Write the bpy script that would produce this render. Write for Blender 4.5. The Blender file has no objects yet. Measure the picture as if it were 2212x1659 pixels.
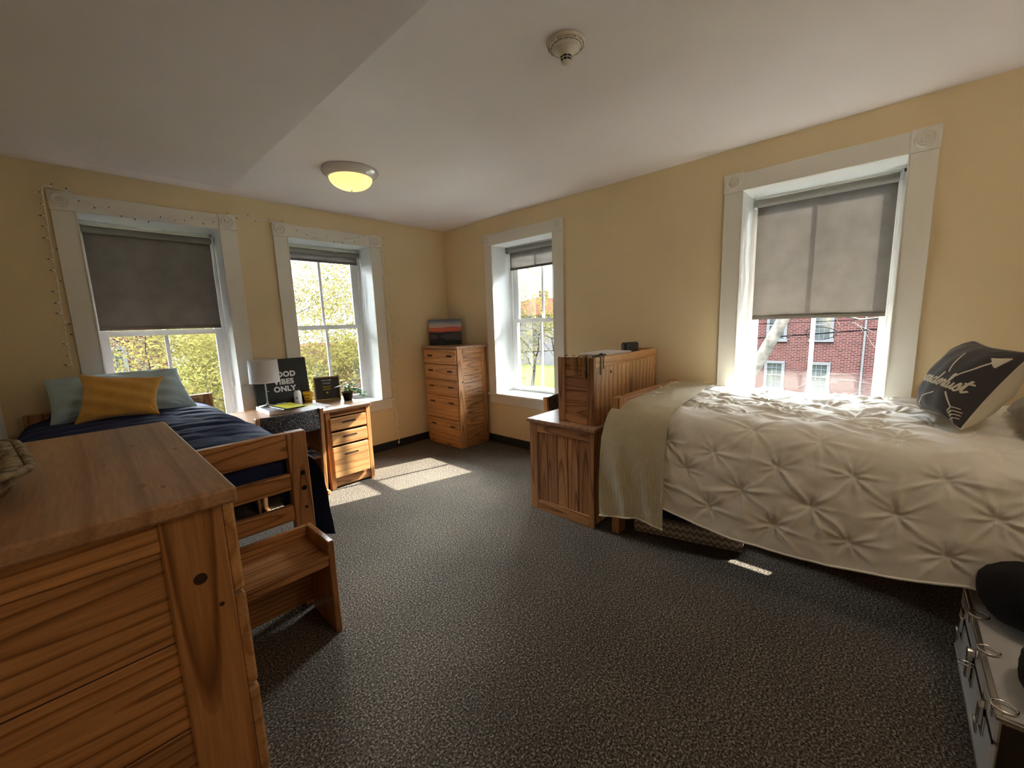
import bpy, bmesh, math, random
import numpy as np
from mathutils import Vector, Matrix

PI = math.pi
random.seed(7)
scene = bpy.context.scene
COL = scene.collection

# ---------------------------------------------------------------- camera
cam_d = bpy.data.cameras.new('camera')
cam = bpy.data.objects.new('camera', cam_d)
COL.objects.link(cam)
scene.camera = cam
yaw, pitch, roll = 0.7524, -0.1504, -0.0338
F = Vector((math.cos(pitch) * math.cos(yaw), math.cos(pitch) * math.sin(yaw), math.sin(pitch)))
r0 = Vector((math.sin(yaw), -math.cos(yaw), 0))
u0 = r0.cross(F)
cr, sr = math.cos(roll), math.sin(roll)
Rt = cr * r0 + sr * u0
Up = -sr * r0 + cr * u0
M = Matrix((Rt, Up, -F)).transposed().to_4x4()
M.translation = Vector((-3.3757, -4.2584, 1.4363))
cam.matrix_world = M
cam_d.sensor_width = 36
cam_d.lens = 877.59 / 2212 * 36
cam_d.clip_start = 0.02
cam_d.clip_end = 300

# ---------------------------------------------------------------- view
vs = scene.view_settings
scene.display_settings.display_device = 'sRGB'
vs.view_transform = 'Standard'
vs.look = 'None'
vs.gamma = 1
vs.use_curve_mapping = False
vs.exposure = 3.88
scene.cycles.max_bounces = 10
scene.cycles.diffuse_bounces = 8
scene.cycles.glossy_bounces = 3
scene.cycles.transmission_bounces = 6
scene.cycles.transparent_max_bounces = 16
scene.cycles.sample_clamp_indirect = 6
scene.cycles.caustics_reflective = False
scene.cycles.caustics_refractive = False
scene.cycles.use_denoising = True

# ---------------------------------------------------------------- sky and sun
world = bpy.data.worlds.new('sky')
scene.world = world
world.use_nodes = True
wn = world.node_tree
wn.nodes.clear()
wo = wn.nodes.new('ShaderNodeOutputWorld')
wb = wn.nodes.new('ShaderNodeBackground')
tc = wn.nodes.new('ShaderNodeTexCoord')
sep = wn.nodes.new('ShaderNodeSeparateXYZ')
cr_ = wn.nodes.new('ShaderNodeValToRGB')
els = cr_.color_ramp.elements          # hazy bright horizon, brighter open sky above
els.new(.5)
for e_, (p_, c_) in zip(els, ((0.0, (.030, .031, .032)), (.27, (.034, .038, .044)), (.50, (.92, .97, 1.0)))):
    e_.position = p_; e_.color = c_ + (1,)
wn.links.new(tc.outputs['Generated'], sep.inputs[0])
wn.links.new(sep.outputs[2], cr_.inputs[0])
wn.links.new(cr_.outputs[0], wb.inputs[0])
wn.links.new(wb.outputs[0], wo.inputs[0])
wb.inputs[1].default_value = SKY = 8.5

sun_d = bpy.data.lights.new('sun', 'SUN')
sun_d.energy = 2.6
sun_d.angle = 0.009
sun_d.color = (1.0, 0.94, 0.83)
sun = bpy.data.objects.new('sun', sun_d)
COL.objects.link(sun)
sdir = Vector((-1, 0.262, -math.tan(math.radians(35.2)) * 1.034)).normalized()
sun.rotation_euler = sdir.to_track_quat('-Z', 'Y').to_euler()
sun.location = (20, -5, 15)

# sampling portals in the four window openings (they give off no light of their own)
def portal(loc, rot, w, h):
    d = bpy.data.lights.new('window_portal', 'AREA')
    d.shape = 'RECTANGLE'; d.size = w; d.size_y = h
    d.cycles.is_portal = True
    o = bpy.data.objects.new('window_portal', d)
    COL.objects.link(o); o.location = loc; o.rotation_euler = rot
for x in (-2.82, -1.452):
    portal((x, 0.42, 1.45), (-PI / 2, 0, 0), 0.86, 1.72)
for y in (-1.298, -3.832):
    portal((0.42, y, 1.45), (0, PI / 2, 0), 1.72, 0.86)

# ---------------------------------------------------------------- materials
MATS = {}
def L(c):  # srgb 0-255 -> linear
    return tuple((v / 255 / 12.92) if v / 255 <= .04045 else ((v / 255 + .055) / 1.055) ** 2.4 for v in c) + (1,)

class NT:
    def __init__(s, name):
        m = bpy.data.materials.new(name); m.use_nodes = True
        s.m = m; s.t = m.node_tree; s.t.nodes.clear()
        s.out = s.n('OutputMaterial'); s.b = s.n('BsdfPrincipled')
        s.l(s.b, 0, s.out, 0); MATS[name] = m
    def n(s, ty, **k):
        n = s.t.nodes.new('ShaderNode' + ty)
        for a, v in k.items():
            if a in n.inputs: n.inputs[a].default_value = v
            else: setattr(n, a, v)
        return n
    def l(s, a, ao, b, bi):
        s.t.links.new(a.outputs[ao], b.inputs[bi])
    def ramp(s, src, so, stops, interp='LINEAR'):
        r = s.n('ValToRGB'); r.color_ramp.interpolation = interp
        e = r.color_ramp.elements
        while len(e) < len(stops): e.new(0.5)
        for i, (p, c) in enumerate(stops):
            e[i].position = p; e[i].color = c if len(c) == 4 else tuple(c) + (1,)
        s.l(src, so, r, 0); return r
    def bump(s, src, so, strength, dist):
        b = s.n('Bump'); b.inputs['Strength'].default_value = strength; b.inputs['Distance'].default_value = dist
        s.l(src, so, b, 'Height'); s.l(b, 0, s.b, 'Normal'); return b

def plain(name, col, rough=.5, metal=0, spec=.5, coat=0, sheen=0, em=None, ems=0):
    t = NT(name); b = t.b
    b.inputs['Base Color'].default_value = col if len(col) == 4 else tuple(col) + (1,)
    b.inputs['Roughness'].default_value = rough; b.inputs['Metallic'].default_value = metal
    b.inputs['Specular IOR Level'].default_value = spec
    b.inputs['Coat Weight'].default_value = coat; b.inputs['Sheen Weight'].default_value = sheen
    if em:
        b.inputs['Emission Color'].default_value = tuple(em) + (1,); b.inputs['Emission Strength'].default_value = ems
    # a faint procedural unevenness so nothing reads as flat plastic
    tcx = t.n('TexCoord'); no = t.n('TexNoise', Scale=40.0, Detail=3.0)
    t.l(tcx, 'Object', no, 'Vector'); t.bump(no, 'Fac', .06, .002)
    return t.m

def wood(name, light, mid, dark, scale=24, rough=.38, dist=7.0, coat=.15):
    t = NT(name)
    at = t.n('Attribute', attribute_name='grain')
    mp = t.n('Mapping'); mp.inputs['Scale'].default_value = (.16, 1, 1)
    t.l(at, 'Vector', mp, 'Vector')
    wv = t.n('TexWave', wave_type='RINGS', rings_direction='X', wave_profile='SAW')
    wv.inputs['Scale'].default_value = scale; wv.inputs['Distortion'].default_value = dist
    wv.inputs['Detail'].default_value = 3; wv.inputs['Detail Scale'].default_value = .30; wv.inputs['Detail Roughness'].default_value = .45
    t.l(mp, 0, wv, 'Vector')
    r = t.ramp(wv, 'Fac', [(0, light), (.55, light), (.74, mid), (.90, dark), (1, mid)])
    m2 = t.n('Mapping'); m2.inputs['Scale'].default_value = (6, 190, 190); t.l(at, 'Vector', m2, 'Vector')
    fi = t.n('TexNoise', Scale=1.0, Detail=3.0); t.l(m2, 0, fi, 'Vector')
    m3 = t.n('Mapping'); m3.inputs['Scale'].default_value = (1.2, 7, 7); t.l(at, 'Vector', m3, 'Vector')
    lo = t.n('TexNoise', Scale=1.0, Detail=2.0); t.l(m3, 0, lo, 'Vector')
    fr = t.ramp(fi, 'Fac', [(.25, (.72, .72, .72)), (.75, (1.14, 1.14, 1.14))])
    lr = t.ramp(lo, 'Fac', [(.3, (.78, .74, .70)), (.7, (1.15, 1.15, 1.15))])
    a = t.n('Mix', data_type='RGBA', blend_type='MULTIPLY'); a.inputs[0].default_value = 1
    t.l(r, 0, a, 6); t.l(fr, 0, a, 7)
    b = t.n('Mix', data_type='RGBA', blend_type='MULTIPLY'); b.inputs[0].default_value = 1
    t.l(a, 2, b, 6); t.l(lr, 0, b, 7)
    to = t.n('Attribute', attribute_name='tone')
    c = t.n('Mix', data_type='RGBA', blend_type='MULTIPLY'); c.inputs[0].default_value = 1
    t.l(b, 2, c, 6); t.l(to, 'Vector', c, 7)
    t.l(c, 2, t.b, 'Base Color')
    t.b.inputs['Roughness'].default_value = rough; t.b.inputs['Coat Weight'].default_value = coat; t.b.inputs['Coat Roughness'].default_value = .25
    t.bump(fi, 'Fac', .12, .001)
    return t.m

OAK = wood('honey_oak', (.50, .240, .092), (.41, .182, .062), (.215, .080, .025), scale=13, dist=7)
PINE = wood('golden_pine', (.56, .300, .120), (.50, .255, .096), (.37, .165, .058), scale=6, dist=5)
LAM = wood('desk_laminate', (.47, .27, .155), (.43, .238, .132), (.33, .165, .085), scale=5, dist=4, rough=.33, coat=.25)
PLY = wood('plywood_back', (.62, .37, .175), (.50, .27, .115), (.25, .11, .042), scale=13, dist=11)

KNOT2 = plain('soft_brown_knot', (.20, .10, .05), .35)
KTOP = [(-3.312, -2.925, .017, .005), (-3.365, -3.077, .011, .0035), (-3.326, -3.298, .015, .006), (-3.245, -3.046, .010, .004), (-3.300, -3.335, .009, .004)]
KNOT = plain('dark_knot', (.045, .016, .006), .5)

def fabric(name, c1, c2, scale=400, bump=.3, rough=.9, sheen=.2, dist=.001, big=None):
    t = NT(name); tcx = t.n('TexCoord')
    no = t.n('TexNoise', Scale=float(scale), Detail=2.0); t.l(tcx, 'Object', no, 'Vector')
    r = t.ramp(no, 'Fac', [(.35, c1), (.65, c2)])
    t.l(r, 0, t.b, 'Base Color'); t.b.inputs['Roughness'].default_value = rough
    t.b.inputs['Sheen Weight'].default_value = sheen; t.b.inputs['Specular IOR Level'].default_value = .2
    if big:
        n2 = t.n('TexNoise', Scale=float(big[0]), Detail=3.0); t.l(tcx, 'Object', n2, 'Vector')
        ad = t.n('Math', operation='MULTIPLY_ADD'); ad.inputs[1].default_value = big[1]
        t.l(n2, 'Fac', ad, 0); t.l(no, 'Fac', ad, 2); t.bump(ad, 0, bump, dist)
    else: t.bump(no, 'Fac', bump, dist)
    return t.m

# paint, plaster, carpet
def paint(name, col, var=.04, rough=.75, bscale=120):
    t = NT(name); tcx = t.n('TexCoord')
    no = t.n('TexNoise', Scale=1.3, Detail=4.0); t.l(tcx, 'Object', no, 'Vector')
    lo = tuple(v * (1 - var) for v in col); hi = tuple(min(1, v * (1 + var)) for v in col)
    r = t.ramp(no, 'Fac', [(.3, lo), (.7, hi)]); t.l(r, 0, t.b, 'Base Color')
    n2 = t.n('TexNoise', Scale=float(bscale), Detail=3.0); t.l(tcx, 'Object', n2, 'Vector')
    t.b.inputs['Roughness'].default_value = rough; t.b.inputs['Specular IOR Level'].default_value = .35
    t.bump(n2, 'Fac', .15, .0012); return t.m
WALL = paint('tan_wall_paint', (.72, .595, .375))
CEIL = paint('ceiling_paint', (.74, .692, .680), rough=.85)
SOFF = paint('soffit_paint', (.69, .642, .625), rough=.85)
TRIM = paint('white_gloss_trim', (.72, .70, .63), rough=.35, var=.02, bscale=30)
SASH = paint('white_sash_paint', (.76, .78, .78), rough=.35, var=.02, bscale=30)
BASE = plain('black_vinyl_base', (.012, .016, .018), .45)

def carpet():
    t = NT('grey_speckled_carpet'); tcx = t.n('TexCoord')
    v = t.n('TexNoise', Scale=120.0, Detail=2.0, Roughness=.75); t.l(tcx, 'Object', v, 'Vector')
    r = t.ramp(v, 'Fac', [(.35, (.018, .014, .011)), (.47, (.080, .067, .055)), (.56, (.130, .110, .091)), (.68, (.42, .36, .29))])
    w = t.n('TexNoise', Scale=2.2, Detail=4.0); t.l(tcx, 'Object', w, 'Vector')
    rr = t.ramp(w, 'Fac', [(.3, (.86, .86, .86)), (.7, (1.1, 1.08, 1.05))])
    m = t.n('Mix', data_type='RGBA', blend_type='MULTIPLY'); m.inputs[0].default_value = 1
    t.l(r, 0, m, 6); t.l(rr, 0, m, 7); t.l(m, 2, t.b, 'Base Color')
    t.b.inputs['Roughness'].default_value = 1; t.b.inputs['Specular IOR Level'].default_value = .1
    t.bump(v, 'Fac', .8, .006); return t.m
CARPET = carpet()

def glass():
    t = NT('window_glass')
    tr = t.n('BsdfTransparent'); tr.inputs[0].default_value = (.93, .95, .95, 1)
    gl = t.n('BsdfGlossy'); gl.inputs[0].default_value = (.6, .6, .6, 1); gl.inputs['Roughness'].default_value = .01
    fr = t.n('Fresnel', IOR=1.45); mx = t.n('MixShader')
    t.l(fr, 0, mx, 0); t.l(tr, 0, mx, 1); t.l(gl, 0, mx, 2); t.l(mx, 0, t.out, 0)
    return t.m
GLASS = glass()

def screen(name, col, trans, openf):
    t = NT(name); tcx = t.n('TexCoord')
    di = t.n('BsdfDiffuse'); tl = t.n('BsdfTranslucent'); tp = t.n('BsdfTransparent')
    no = t.n('TexNoise', Scale=9.0, Detail=5.0); t.l(tcx, 'Object', no, 'Vector')
    r = t.ramp(no, 'Fac', [(.3, tuple(v * .88 for v in col)), (.7, tuple(v * 1.1 for v in col))])
    t.l(r, 0, di, 0); t.l(r, 0, tl, 0)
    m1 = t.n('MixShader'); m1.inputs[0].default_value = trans; t.l(di, 0, m1, 1); t.l(tl, 0, m1, 2)
    m2 = t.n('MixShader'); m2.inputs[0].default_value = openf; t.l(m1, 0, m2, 1); t.l(tp, 0, m2, 2)
    t.l(m2, 0, t.out, 0); return t.m
BL_DARK = screen('opaque_shade_fabric', (.19, .168, .142), .015, 0)
BL_LITE = screen('sunscreen_shade_fabric', (.15, .128, .108), .10, .006)
BL_MID = screen('sunscreen_shade_fabric_grey', (.16, .145, .13), .12, .004)
BL_ROLL = plain('shade_roller_grey', (.21, .20, .18), .6)

WHITE_CLOTH = fabric('white_comforter', (.78, .745, .675), (.85, .815, .745), 500, .15, big=(60, 2.0))
def knit():
    t = NT('cream_knit'); at = t.n('Attribute', attribute_name='grain'); sp = t.n('SeparateXYZ'); t.l(at, 'Vector', sp, 0)
    w = t.n('Math', operation='MULTIPLY'); w.inputs[1].default_value = 560; t.l(sp, 0, w, 0)
    s = t.n('Math', operation='SINE'); t.l(w, 0, s, 0)
    w2 = t.n('Math', operation='MULTIPLY'); w2.inputs[1].default_value = 900; t.l(sp, 1, w2, 0)
    s2 = t.n('Math', operation='SINE'); t.l(w2, 0, s2, 0)
    ad = t.n('Math', operation='MULTIPLY_ADD'); ad.inputs[1].default_value = .35; t.l(s2, 0, ad, 0); t.l(s, 0, ad, 2)
    r = t.ramp(ad, 0, [(0, (.52, .44, .28)), (.8, (.68, .60, .43))]); t.l(r, 0, t.b, 'Base Color')
    t.b.inputs['Roughness'].default_value = .95; t.b.inputs['Sheen Weight'].default_value = .2
    t.bump(ad, 0, .5, .002); return t.m
KNIT = knit()
NAVY = fabric('navy_comforter', (.011, .020, .075), (.018, .030, .10), 500, .15, rough=.7, sheen=.02, big=(45, 2.0))
BLACKF = fabric('black_plush', (.003, .003, .004), (.010, .010, .012), 300, 1.0, sheen=.05, dist=.004)
BLUEP = fabric('pale_blue_pillowcase', (.44, .59, .67), (.50, .65, .73), 450, .15, big=(30, 2.0))
MUST = fabric('mustard_velvet', (.62, .33, .065), (.74, .41, .095), 250, .35, sheen=.5, big=(25, 2.0))
CHAR = fabric('charcoal_cotton', (.050, .045, .048), (.064, .058, .060), 450, .2)
CREAM = fabric('cream_cotton', (.62, .57, .46), (.68, .63, .51), 450, .2)
TAUPE = fabric('taupe_pillowcase', (.30, .27, .245), (.36, .33, .30), 200, .3)
MATTR = fabric('mattress_ticking', (.45, .45, .47), (.5, .5, .52), 300, .1)
def tweed():
    t = NT('black_tweed'); tcx = t.n('TexCoord')
    v = t.n('TexVoronoi', Scale=230.0); t.l(tcx, 'Object', v, 'Vector')
    sp = t.n('SeparateColor'); t.l(v, 'Color', sp, 0)
    r = t.ramp(sp, 0, [(.0, (.018, .018, .020)), (.72, (.035, .033, .035)), (.8, (.10, .09, .10)), (.95, (.32, .29, .27))])
    t.l(r, 0, t.b, 'Base Color'); t.b.inputs['Roughness'].default_value = .95; t.bump(v, 'Distance', .6, .003); return t.m
TWEED = tweed()
CHROME = plain('chrome', (.75, .74, .72), .16, 1)
BRUSH = plain('brushed_steel', (.55, .55, .55), .35, 1)
BOLT = plain('blackened_bolt', (.02, .02, .02), .4, .8)
BLACK = plain('black_plastic', (.012, .012, .013), .3)
BLACKM = plain('black_canvas', (.014, .014, .012), .6)
DARKHOLE = plain('dark_recess', (.05, .02, .008), .9)
INKW = plain('white_lettering', (.80, .80, .80), .6)
INKY = plain('yellow_lettering', (.75, .50, .02), .6)
INKB = plain('black_print', (.02, .02, .02), .5)
IVORY = plain('ivory_plastic', (.60, .56, .48), .3)
WHITEP = plain('white_plastic', (.80, .80, .78), .4)
PAPER = plain('white_paper', (.80, .80, .82), .7)
YPAPER = plain('yellow_paper', (.80, .76, .06), .6)
YCUP = plain('yellow_cup_plastic', (.78, .42, .01), .3)
GREYB = plain('grey_box_top', (.30, .31, .33), .4)
SHADE = plain('linen_lampshade', (.72, .70, .68), .9)
LEAFP = plain('plant_leaf', (.045, .17, .03), .55)
SOIL = plain('potting_soil', (.03, .02, .012), .95)
TRUNKW = plain('white_trunk_shell', (.50, .49, .48), .35)
TRUNKS = plain('dark_trunk_side', (.03, .022, .016), .5)
BOWLW = fabric('carved_weathered_wood', (.12, .09, .055), (.40, .34, .24), 45, .7, sheen=0, dist=.0025)
GOLDR = plain('gold_ribbon', (.42, .25, .05), .4)
BLKR = plain('black_ribbon', (.012, .010, .010), .45)
BEIGER = plain('beige_ribbon', (.42, .33, .20), .5)
GOLDF = plain('gold_frame', (.40, .27, .09), .4, .2)
FELT = fabric('charcoal_felt', (.045, .043, .042), (.055, .053, .052), 300, .3)
RINGP = plain('pale_lilac_enamel', (.60, .56, .54), .22, coat=.4)
GLOBE = plain('lit_frosted_glass', (.75, .55, .25), .3, em=(1.0, .62, .20), ems=.115)

# ---------------------------------------------------------------- mesh building
def rx(a): return Matrix.Rotation(a, 3, 'X')
def ry(a): return Matrix.Rotation(a, 3, 'Y')
def rz(a): return Matrix.Rotation(a, 3, 'Z')
ID3 = Matrix.Identity(3)

class MB:
    def __init__(s):
        s.v = []; s.f = []; s.g = []; s.t = []; s.mi = []; s.sm = []; s.mats = []
    def _m(s, mat):
        if mat not in s.mats: s.mats.append(mat)
        return s.mats.index(mat)
    def add(s, vs, fs, mat, grain=None, tone=1.0, smooth=False):
        o = len(s.v); s.v += [tuple(v) for v in vs]
        s.g += [tuple(g) for g in (grain if grain is not None else vs)]
        s.t += [tone] * len(vs)
        m = s._m(mat)
        for f in fs:
            s.f.append(tuple(i + o for i in f)); s.mi.append(m); s.sm.append(smooth)
    def box(s, c, d, mat, b=0.0, R=None, ax=None):
        """c centre, d full size, b bevel, R rotation, ax grain axis"""
        hx, hy, hz = d[0] / 2, d[1] / 2, d[2] / 2
        b = min(b, hx * .45, hy * .45, hz * .45)
        loc = []; idx = {}
        for sx in (-1, 1):
            for sy in (-1, 1):
                for sz in (-1, 1):
                    if b > 0:
                        for k in range(3):
                            p = [sx * (hx - b), sy * (hy - b), sz * (hz - b)]
                            p[k] = (sx * hx, sy * hy, sz * hz)[k]
                            idx[(sx, sy, sz, k)] = len(loc); loc.append(p)
                    else:
                        for k in range(3): idx[(sx, sy, sz, k)] = len(loc)
                        loc.append([sx * hx, sy * hy, sz * hz])
        fs = []
        S = (-1, 1)
        for k in range(3):
            a, c2 = [q for q in range(3) if q != k]
            for sk in S:
                q = []
                for sa, sc in ((-1, -1), (1, -1), (1, 1), (-1, 1)):
                    key = [0, 0, 0]; key[k] = sk; key[a] = sa; key[c2] = sc
                    q.append(idx[(key[0], key[1], key[2], k)])
                fs.append(q)
        if b > 0:
            for k in range(3):
                a, c2 = [q for q in range(3) if q != k]
                for sa in S:
                    for sc in S:
                        k1 = [0, 0, 0]; k1[a] = sa; k1[c2] = sc
                        lo = list(k1); lo[k] = -1; hi = list(k1); hi[k] = 1
                        fs.append([idx[(*lo, a)], idx[(*hi, a)], idx[(*hi, c2)], idx[(*lo, c2)]])
            for sx in S:
                for sy in S:
                    for sz in S: fs.append([idx[(sx, sy, sz, k)] for k in range(3)])
        if ax is None: ax = max(range(3), key=lambda k: d[k])
        o1, o2 = [k for k in range(3) if k != ax]
        off = (random.uniform(-9, 9), random.uniform(-.03, .03), random.uniform(.012, .045) * random.choice((-1, 1)))
        if d[o1] < d[o2]: o1, o2 = o2, o1
        tl1, tl2 = random.uniform(-.03, .03), random.uniform(.03, .085) * random.choice((-1, 1)); xm = random.uniform(-.4, .4) * d[ax]
        k1 = .42 if mat is PLY else 1.0; k2 = 1.6 if mat is PLY else 1.0
        gr = [(p[ax] + off[0], p[o1] * k1 + off[1] + tl1 * p[ax], p[o2] + off[2] + k2 * tl2 * (p[ax] - xm)) for p in loc]
        C = Vector(c)
        vs = [(R @ Vector(p) if R else Vector(p)) + C for p in loc]
        s.add(vs, fs, mat, gr, random.uniform(.86, 1.10))
    def bb(s, x0, x1, y0, y1, z0, z1, mat, b=.003, ax=None):
        s.box(((x0 + x1) / 2, (y0 + y1) / 2, (z0 + z1) / 2), (abs(x1 - x0), abs(y1 - y0), abs(z1 - z0)), mat, b, None, ax)
    def cyl(s, p0, p1, r0, mat, r1=None, n=16, cap=True, smooth=True):
        p0 = Vector(p0); p1 = Vector(p1); r1 = r0 if r1 is None else r1
        d = (p1 - p0).normalized(); q = d.orthogonal().normalized(); w = d.cross(q)
        vs = []
        for p, r in ((p0, r0), (p1, r1)):
            for i in range(n):
                a = 2 * PI * i / n; vs.append(p + q * math.cos(a) * r + w * math.sin(a) * r)
        s.add(vs, [(i, (i + 1) % n, n + (i + 1) % n, n + i) for i in range(n)], mat, smooth=smooth)
        if cap:
            s.add(vs[:n], [tuple(range(n))], mat); s.add(vs[n:], [tuple(range(n))], mat)
    def tube(s, pts, r, mat, n=6, closed=False, rr=None, flat=None):
        pts = [Vector(p) for p in pts]; N = len(pts); vs = []
        q = None
        for i, p in enumerate(pts):
            if closed: d = pts[(i + 1) % N] - pts[i - 1]
            else: d = pts[min(i + 1, N - 1)] - pts[max(i - 1, 0)]
            if d.length < 1e-9: d = Vector((0, 0, 1))
            d.normalize()
            if q is None: q = d.orthogonal().normalized()
            q = (q - d * q.dot(d))
            if q.length < 1e-6: q = d.orthogonal()
            q.normalize(); w = d.cross(q)
            R_ = rr[i] if rr else r
            for k in range(n):
                a = 2 * PI * k / n; vs.append(p + q * math.cos(a) * R_ + w * math.sin(a) * R_)
        fs = []
        for i in range(N if closed else N - 1):
            j = (i + 1) % N
            for k in range(n): fs.append((i * n + k, i * n + (k + 1) % n, j * n + (k + 1) % n, j * n + k))
        if not closed: fs += [tuple(range(n)), tuple((N - 1) * n + k for k in range(n))]
        s.add(vs, fs, mat, smooth=True)
    def lathe(s, c, prof, mat, n=32, R=None, smooth=True):
        C = Vector(c); vs = []; fs = []; P = len(prof)
        for i in range(n):
            a = 2 * PI * i / n
            for (r, z) in prof:
                v = Vector((r * math.cos(a), r * math.sin(a), z)); vs.append((R @ v if R else v) + C)
        for i in range(n):
            j = (i + 1) % n
            for k in range(P - 1): fs.append((i * P + k, j * P + k, j * P + k + 1, i * P + k + 1))
        s.add(vs, fs, mat, smooth=smooth)
    def grid(s, P, mat, grain=None, smooth=True, closed_u=False):
        """P[i][j] of points"""
        nu = len(P); nv = len(P[0])
        vs = [tuple(p) for row in P for p in row]
        fs = []
        for i in range(nu if closed_u else nu - 1):
            k = (i + 1) % nu
            for j in range(nv - 1): fs.append((i * nv + j, k * nv + j, k * nv + j + 1, i * nv + j + 1))
        s.add(vs, fs, mat, [tuple(g) for row in grain for g in row] if grain is not None else None, smooth=smooth)
    def poly(s, pts, mat, thick=None):
        s.add(pts, [tuple(range(len(pts)))], mat)
    def prism(s, pts, ext, mat):
        """pts polygon in 3D, ext extrusion vector"""
        n = len(pts); e = Vector(ext); a = [Vector(p) for p in pts]; b = [p + e for p in a]
        s.add(a + b, [tuple(range(n)), tuple(range(n, 2 * n))] + [(i, (i + 1) % n, n + (i + 1) % n, n + i) for i in range(n)], mat)
    def mesh(s, name, recalc=True):
        me = bpy.data.meshes.new(name); me.from_pydata(s.v, [], s.f)
        for m in s.mats: me.materials.append(m)
        me.polygons.foreach_set('material_index', s.mi); me.polygons.foreach_set('use_smooth', s.sm)
        a = me.attributes.new('grain', 'FLOAT_VECTOR', 'POINT'); a.data.foreach_set('vector', [c for g in s.g for c in g])
        a = me.attributes.new('tone', 'FLOAT_VECTOR', 'POINT'); a.data.foreach_set('vector', [c for t in s.t for c in (t, t, t)])
        if recalc:
            bm = bmesh.new(); bm.from_mesh(me); bmesh.ops.recalc_face_normals(bm, faces=bm.faces); bm.to_mesh(me); bm.free()
        me.update(); return me
    def build(s, name, parent=None, mods=None, recalc=True, **tags):
        o = bpy.data.objects.new(name, s.mesh(name, recalc)); COL.objects.link(o)
        if parent is not None:
            o.parent = parent
            o.matrix_parent_inverse = Matrix.Identity(4)
        for k, v in tags.items(): o[k] = v
        return o

def tag(o, label, cat, group=None, kind=None):
    o['label'] = label; o['category'] = cat
    if group: o['group'] = group
    if kind: o['kind'] = kind
    return o
def thing(name, label, cat, loc=(0, 0, 0), rot=0, group=None, kind=None):
    o = bpy.data.objects.new(name, None); COL.objects.link(o); o.location = loc
    o.rotation_euler = (0, 0, rot); o.empty_display_size = .1
    return tag(o, label, cat, group, kind)
def struct(mb, name, parent=None, label=None):
    o = mb.build(name, parent)
    if parent is None: o['kind'] = 'structure'
    if label: o['label'] = label
    return o
def copy_tree(o, parent=None):
    c = o.copy(); COL.objects.link(c)
    if parent is not None: c.parent = parent
    for ch in list(o.children): copy_tree(ch, c)
    return c
def text_mesh(txt, size, offset=0, align='CENTER', spacing=1.0, ext=.001, shear=0):
    cu = bpy.data.curves.new('lettering', 'FONT'); cu.body = txt; cu.size = size; cu.offset = offset
    cu.align_x = align; cu.align_y = 'CENTER'; cu.space_character = spacing; cu.extrude = ext; cu.shear = shear
    cu.resolution_u = 4
    o = bpy.data.objects.new('lettering', cu); COL.objects.link(o)
    bpy.context.view_layer.update()
    me = bpy.data.meshes.new_from_object(o.evaluated_get(bpy.context.evaluated_depsgraph_get()))
    vs = [tuple(v.co) for v in me.vertices]; fs = [tuple(p.vertices) for p in me.polygons]
    bpy.data.objects.remove(o); bpy.data.curves.remove(cu); bpy.data.meshes.remove(me)
    return vs, fs

# ---------------------------------------------------------------- room shell
H = 2.6
WX = -3.75          # left wall
DY = -5.75          # wall behind the camera
TH = 0.40
ZS = 0.611          # sill top
ZI = 2.3018         # head of openings
LINE = .015
OPA = [(-3.2412, -2.399), (-1.8728, -1.0318)]
OPB = [(-1.7311, -0.8646), (-4.2555, -3.4088)]

def wall_with_openings(name, u0, u1, ops, tf, mat):
    mb = MB()
    def bx(a, b, z0, z1):
        p = tf(a, 0, z0); q = tf(b, TH, z1)
        mb.bb(min(p[0], q[0]), max(p[0], q[0]), min(p[1], q[1]), max(p[1], q[1]), z0, z1, mat, 0)
    cur = u0
    for a, b in sorted(ops):
        a -= LINE; b += LINE
        bx(cur, a, 0, H); bx(a, b, 0, ZS - .03); bx(a, b, ZI + LINE, H); cur = b
    bx(cur, u1, 0, H)
    return struct(mb, name)
TA = lambda u, d, z: (u, d, z)
TB = lambda u, d, z: (d, u, z)
wall_with_openings('wall_back', WX - .15, TH, OPA, TA, WALL)
wall_with_openings('wall_right', DY - .15, 0, OPB, TB, WALL)
mb = MB(); mb.bb(WX - .15, WX, DY - .15, 0, 0, H, WALL, 0); struct(mb, 'wall_left')
mb = MB(); mb.bb(WX, 0, DY - .15, DY, 0, H, WALL, 0); struct(mb, 'wall_front')
mb = MB(); mb.bb(WX - .15, TH, DY - .15, TH, -.15, 0, CARPET, 0); struct(mb, 'floor')
mb = MB(); mb.bb(WX - .15, TH, DY - .15, TH, H, H + .15, CEIL, 0); struct(mb, 'ceiling')
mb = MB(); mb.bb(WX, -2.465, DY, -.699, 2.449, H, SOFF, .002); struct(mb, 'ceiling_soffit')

def baseboard(name, x0, x1, y0, y1):
    mb = MB(); mb.bb(x0, x1, y0, y1, 0, .092, BASE, .002); struct(mb, name)
baseboard('baseboard_back', WX, 0, -.006, 0)
baseboard('baseboard_right', -.006, 0, DY, -.006)
baseboard('baseboard_left', WX, WX + .006, DY, -.006)
mb = MB()
mb.bb(WX, WX + .022, -.75, -.26, .0, 2.08, TRIM, .006)
struct(mb, 'trim_1')

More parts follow.
